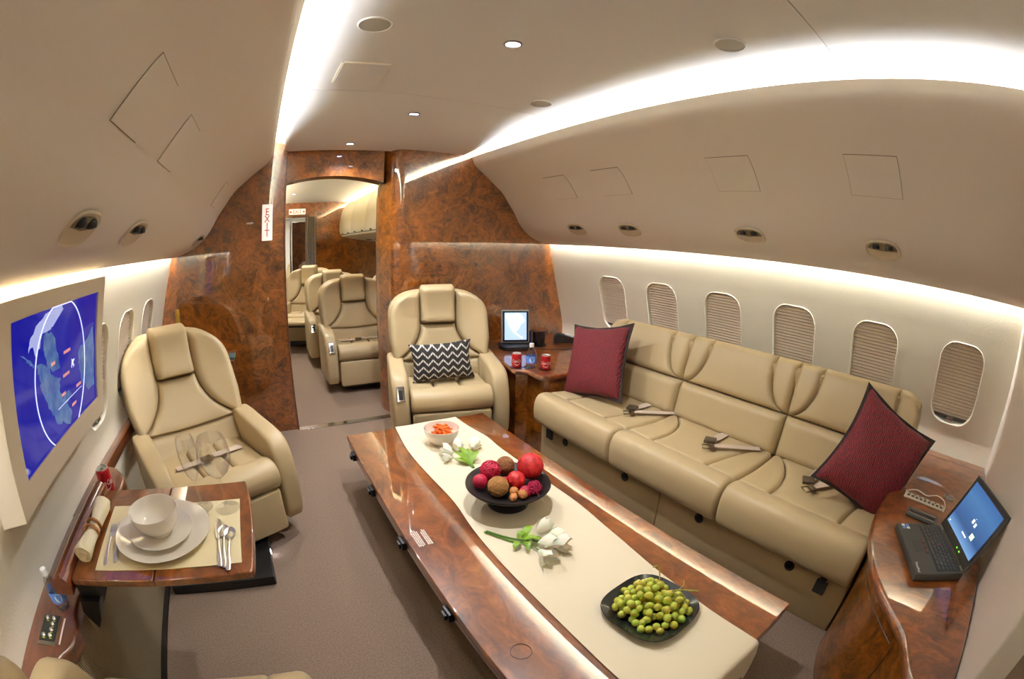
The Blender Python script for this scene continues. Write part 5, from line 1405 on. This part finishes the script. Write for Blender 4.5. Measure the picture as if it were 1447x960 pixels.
def desk_screen():
    m = bpy.data.materials.new('desktop_blue'); m.use_nodes = True; nt = m.node_tree; N = nt.nodes.new; L = nt.links.new; b = nt.nodes['Principled BSDF']
    tc = N('ShaderNodeTexCoord'); sp = N('ShaderNodeSeparateXYZ'); L(tc.outputs['Generated'], sp.inputs[0])
    r = N('ShaderNodeValToRGB'); e = r.color_ramp.elements; e[0].position = .0; e[0].color = lin((120, 168, 220)); e[1].position = .25; e[1].color = lin((36, 82, 142)); x = e.new(.75); x.color = lin((62, 118, 176)); x = e.new(1.0); x.color = lin((40, 96, 160))
    L(sp.outputs['Z'], r.inputs[0]); b.inputs['Base Color'].default_value = (0, 0, 0, 1); L(r.outputs[0], b.inputs['Emission Color']); b.inputs['Emission Strength'].default_value = .6; b.inputs['Roughness'].default_value = .3
    return m
M['desktop_blue'] = desk_screen()
def lidquad(nm, x0, x1, z0, z1, d, m_, par):
    bm = nb(); bm.faces.new([bm.verts.new(mtl @ Vector(p)) for p in ((x0, -d, z0), (x1, -d, z0), (x1, -d, z1), (x0, -d, z1))]); return obj(nm, bm, m_, par)
dsp = lidquad('display', -.131, .131, .036, .205, .0058, 'desktop_blue', lid)
M['icon_white'] = mat('icon_white', (240, 240, 240), emit=(235, 238, 240), estr=.65); M['icon_orange'] = mat('icon_orange', (240, 150, 60), emit=(240, 150, 60), estr=.65); M['icon_green'] = mat('icon_green', (200, 225, 190), emit=(200, 225, 190), estr=.65)
for x, z, w_, h_, m_ in ((.005, .115, .014, .014, 'icon_white'), (.028, .112, .013, .014, 'icon_white'), (.03, .112, .006, .006, 'icon_orange'), (.055, .082, .026, .018, 'icon_green'), (.01, .062, .04, .005, 'icon_white'), (-.115, .045, .006, .006, 'icon_white'), (.012, .128, .003, .003, 'icon_white')):
    lidquad('desktop_icon', x-w_/2, x+w_/2, z-h_/2, z+h_/2, .0062, m_, dsp)
for x in (.03, .055): lidquad('status_light', x-.004, x+.004, .018, .022, .0060, 'led_green', lid)
for x in (-.125, .125):
    bm = nb(); tube(bm, [(x-.015, LD/2-.002, .026), (x+.015, LD/2-.002, .026)], .007, 10); obj('hinge', bm, 'steel', lap)
# socket strip and cable recess on the cabinet top
M['socket_grey'] = mat('socket_grey', (186, 176, 160), .4)
ss = thing('socket_strip', 'silver-grey strip of sockets set in the end cabinet behind the laptop', 'socket strip', (1.83, -.075, .55), math.radians(-93))
bm = nb(); box(bm, (-.105, -.026, 0), (.105, .026, .007), .004, 2); obj('strip_body', bm, 'socket_grey', ss)
for k in range(9):
    bm = nb(); box(bm, (-.092+.022*k, -.012, .0065), (-.078+.022*k, .004, .0078), .001); obj('socket', bm, 'black', ss)
for k in range(7):
    bm = nb(); box(bm, (-.09+.028*k, .011, .0065), (-.078+.028*k, .018, .0078), .001); obj('socket_switch', bm, 'dark', ss)
cr_ = thing('cable_recess', 'dark slotted cable box in the end cabinet next to the laptop', 'cable box', (1.69, -.085, .55), math.radians(-93))
bm = nb(); box(bm, (-.075, -.036, 0), (.075, .036, .012), .008, 3); obj('box_rim', bm, 'dark', cr_)
for k in range(3):
    bm = nb(); box(bm, (-.064, -.026+.019*k, .011), (.064, -.014+.019*k, .014), .001); obj('slot', bm, 'steel' if k % 2 == 0 else 'black', cr_)
bm = nb(); tube(bm, spline([(1.86, .03, .556), (1.90, -.02, .558), (1.885, -.08, .556), (1.92, -.13, .556), (1.90, -.17, .556), (1.85, -.185, .556), (1.79, -.18, .556)], 6), .0025, 6); tag(obj('white_cable', bm, 'white'), 'thin white cable curling over the socket strip on the end cabinet', 'cable')
# ================================================================ THE NEXT CABIN, SEEN THROUGH THE DOORWAY
Y2, Y3 = 3.56, 8.0
for s in (-1, 1):
    X = lambda d: C0 + s*d
    bm = nb(); extr(bm, [(X(.69), 2.095), (X(.72), 2.11), (X(.90), 2.15), (X(.975), 2.09), (X(.96), 2.04), (X(.72), 2.04)], Y2, Y3, ny=1)
    cv = struct('trim_%d' % (6 if s > 0 else 7), bm, 'cove', label='light cove along the ceiling of the next cabin')
    bm = nb(); box(bm, (X(.80)-.02, Y2+.05, 2.05), (X(.80)+.02, Y3-.05, 2.055)); obj('light_strip', bm, 'strip_aft', cv)
bm = nb(); extr(bm, [(C0-.765, 2.02), (C0-.89, 1.9), (C0-1.2, 1.55), (C0-1.49, 1.345), (C0-1.56, 1.18), (C0-1.70, .6), (C0-1.55, 0)], YF+.27, Y3, ny=1); extr(bm, [(C0+1.49, 1.345), (C0+1.56, 1.18), (C0+1.70, .6), (C0+1.55, 0)], YF+.27, Y3, ny=1)
struct('wall_side', bm, 'wall', label='cream side walls of the next cabin')
# overhead bins with lids
M['bin_white'] = mat('bin_white', (222, 214, 192), .45)
bins = thing('overhead_locker', 'row of cream overhead luggage lockers in the next cabin', 'locker', (1.45, 5.8, 1.6))
def bob(nm, bm, m): bm.transform(Matrix.Translation((-1.45, -5.8, -1.6))); return obj(nm, bm, m, bins, 50)
bm = nb(); prism(bm, spline([(1.29, 1.53), (1.30, 1.49), (1.36, 1.47), (1.6, 1.42), (2.1, 1.35), (2.35, 1.33)], 3) + [(2.35, 2.05), (1.55, 2.05), (1.43, 2.02)], Y2, 7.6, axis='y'); bob('locker_body', bm, 'bin_white')
for k in range(4):
    a = Y2+.06+k*1.0; bm = nb(); prism(bm, spline([(1.285, 1.515), (1.262, 1.60), (1.275, 1.76), (1.32, 1.93), (1.40, 2.04)], 3) + [(1.50, 2.03), (1.31, 1.55)], a, a+.985, .004, axis='y'); bob('locker_door', bm, 'bin_white')
    for d in (.2, .7):
        bm = nb(); box(bm, (1.276, a+d, 1.518), (1.30, a+d+.10, 1.536), .003); bob('door_latch', bm, 'dark')
bm = nb(); box(bm, (1.29, Y2, 1.505), (1.32, 7.6, 1.53)); bob('shadow_gap', bm, 'black')
for k in range(6):
    bm = nb(); box(bm, (1.62, Y2+.35+.6*k, 1.405), (1.72, Y2+.55+.6*k, 1.425), .004); bob('service_unit', bm, 'dark')
# burl bulkhead across the far end with its own opening
root = bpy.data.objects.new('wall_far', None); COL.objects.link(root); tag(root, 'burl wood bulkhead at the far end of the next cabin', None, None, 'structure')
bm = nb(); box(bm, (.90, Y3, 0), (2.7, Y3+.12, 2.2), .005); obj('bulkhead_panel', bm, 'wood', root)
bm = nb(); box(bm, (-1.1, Y3, 1.86), (.90, Y3+.12, 2.2), .005); obj('header_panel', bm, 'wood', root)
bm = nb(); box(bm, (-1.1, Y3, 0), (.18, Y3+.12, 1.86), .005); obj('bulkhead_panel', bm, 'wood', root)
bm = nb(); box(bm, (.55, 9.4, 0), (.86, 9.5, 1.85), .005); obj('galley_panel', bm, 'wood', root)
bm = nb(); box(bm, (.50, 9.36, 0), (.53, 9.42, 1.9)); obj('galley_post', bm, 'chrome', root)
bm = nb(); box(bm, (-1.1, 12.5, 0), (2.7, 12.55, 2.2)); struct('wall_end', bm, 'wall', label='pale end wall far beyond the doorways')
bm = nb(); box(bm, (-1.05, Y3+.15, 0), (-.95, 12.5, 2.2)); box(bm, (2.5, Y3+.15, 0), (2.6, 12.5, 2.2)); struct('wall_corridor', bm, 'wall', label='corridor walls beyond the far bulkhead')
t = thing('ceiling_lamp', 'bright lamp panel in the corridor beyond the far bulkhead', 'light', (.5, 10.6, 2.09)); bm = nb(); box(bm, (-.2, -.8, 0), (.2, .8, .012), .004); obj('lamp_panel', bm, 'strip_far', t)
M['curtain'] = mat('curtain_grey', (150, 142, 134), .8)
bm = nb(); rows = [[bm.verts.new((.70+.19*k/40, 7.93+.018*math.sin(k*1.25)-(.008*math.cos(k*.7)), z)) for k in range(41)] for z in (.02, .7, 1.3, 1.86)]
for a, b in zip(rows, rows[1:]):
    for k in range(40): bm.faces.new((a[k], a[k+1], b[k+1], b[k]))
tag(obj('curtain', bm, 'curtain', None, 80), 'grey curtain drawn aside at the far bulkhead opening', 'curtain')
ex2 = thing('exit_sign', 'small white sign with red EXIT over the far opening', 'sign', (.555, Y3-.02, 1.955))
bm = nb(); box(bm, (-.15, 0, -.05), (.15, .02, .05), .006, 2); obj('sign_box', bm, 'sign', ex2)
text('lettering', 'EXIT', .085, 'red_ink', ex2, frame_mtx((0, -.0006, 0), (1, 0, 0), (0, 0, 1)), sx=.9)
for sx in (-.118, .118):
    bm = nb(); bm.faces.new([bm.verts.new((sx+a, -.001, b)) for a, b in ((-.02, 0), (0, -.02), (.02, 0), (0, .02))]); obj('sign_diamond', bm, 'red_ink', ex2)
for x, y, lb in ((.40, 5.2, 'ceiling downlight of the next cabin, nearer'), (.40, 6.6, 'ceiling downlight of the next cabin, further')):
    t = thing('ceiling_light', lb, 'light', (x, y, ceil_z(x, y)), 0, 'downlights in the next cabin'); bm = nb(); lathe(bm, [(.034, .002), (.034, -.004), (.028, -.005), (.026, 0)], 20); obj('light_ring', bm, 'steel', t); bm = nb(); lathe(bm, [(0, -.002), (.026, -.002)], 20); obj('lamp_face', bm, 'lamp', t)
    ld = bpy.data.lights.new('downlight', 'SPOT'); ld.energy = 40; ld.spot_size = math.radians(140); ld.spot_blend = .8; ld.shadow_soft_size = .03
    lo = bpy.data.objects.new('downlight_lamp', ld); COL.objects.link(lo); lo.parent = t; lo.location = (0, 0, -.012)
grp = 'tan leather seats in the next cabin'
far = [((.88, 4.23, 0), 0, 'tan leather seat through the doorway, front one with its belt across'),
       ((.83, 5.28, 0), 0, 'tan leather seat directly behind the front one through the doorway'),
       ((1.62, 4.95, 0), 0, 'tan leather seat by the windows of the next cabin, cut off by the jamb'),
       ((.58, 9.1, 0), -70, 'tan seat far beyond, nearest of three side-on seats'),
       ((.52, 9.9, 0), -70, 'tan seat far beyond, middle of three side-on seats'),
       ((.46, 10.7, 0), -70, 'tan seat far beyond, last of three side-on seats')]
for loc, a, lb in far: dup(ch, loc, FACE(a), lb, grp)
chl = thing('lounge_chair', 'tan leather seat with its leg rest raised, past the doorway aisle', 'armchair', (.53, 6.25, 0), FACE(-22), grp)
chair_parts(chl, belt=False, handset_side=-1, lounge=True)
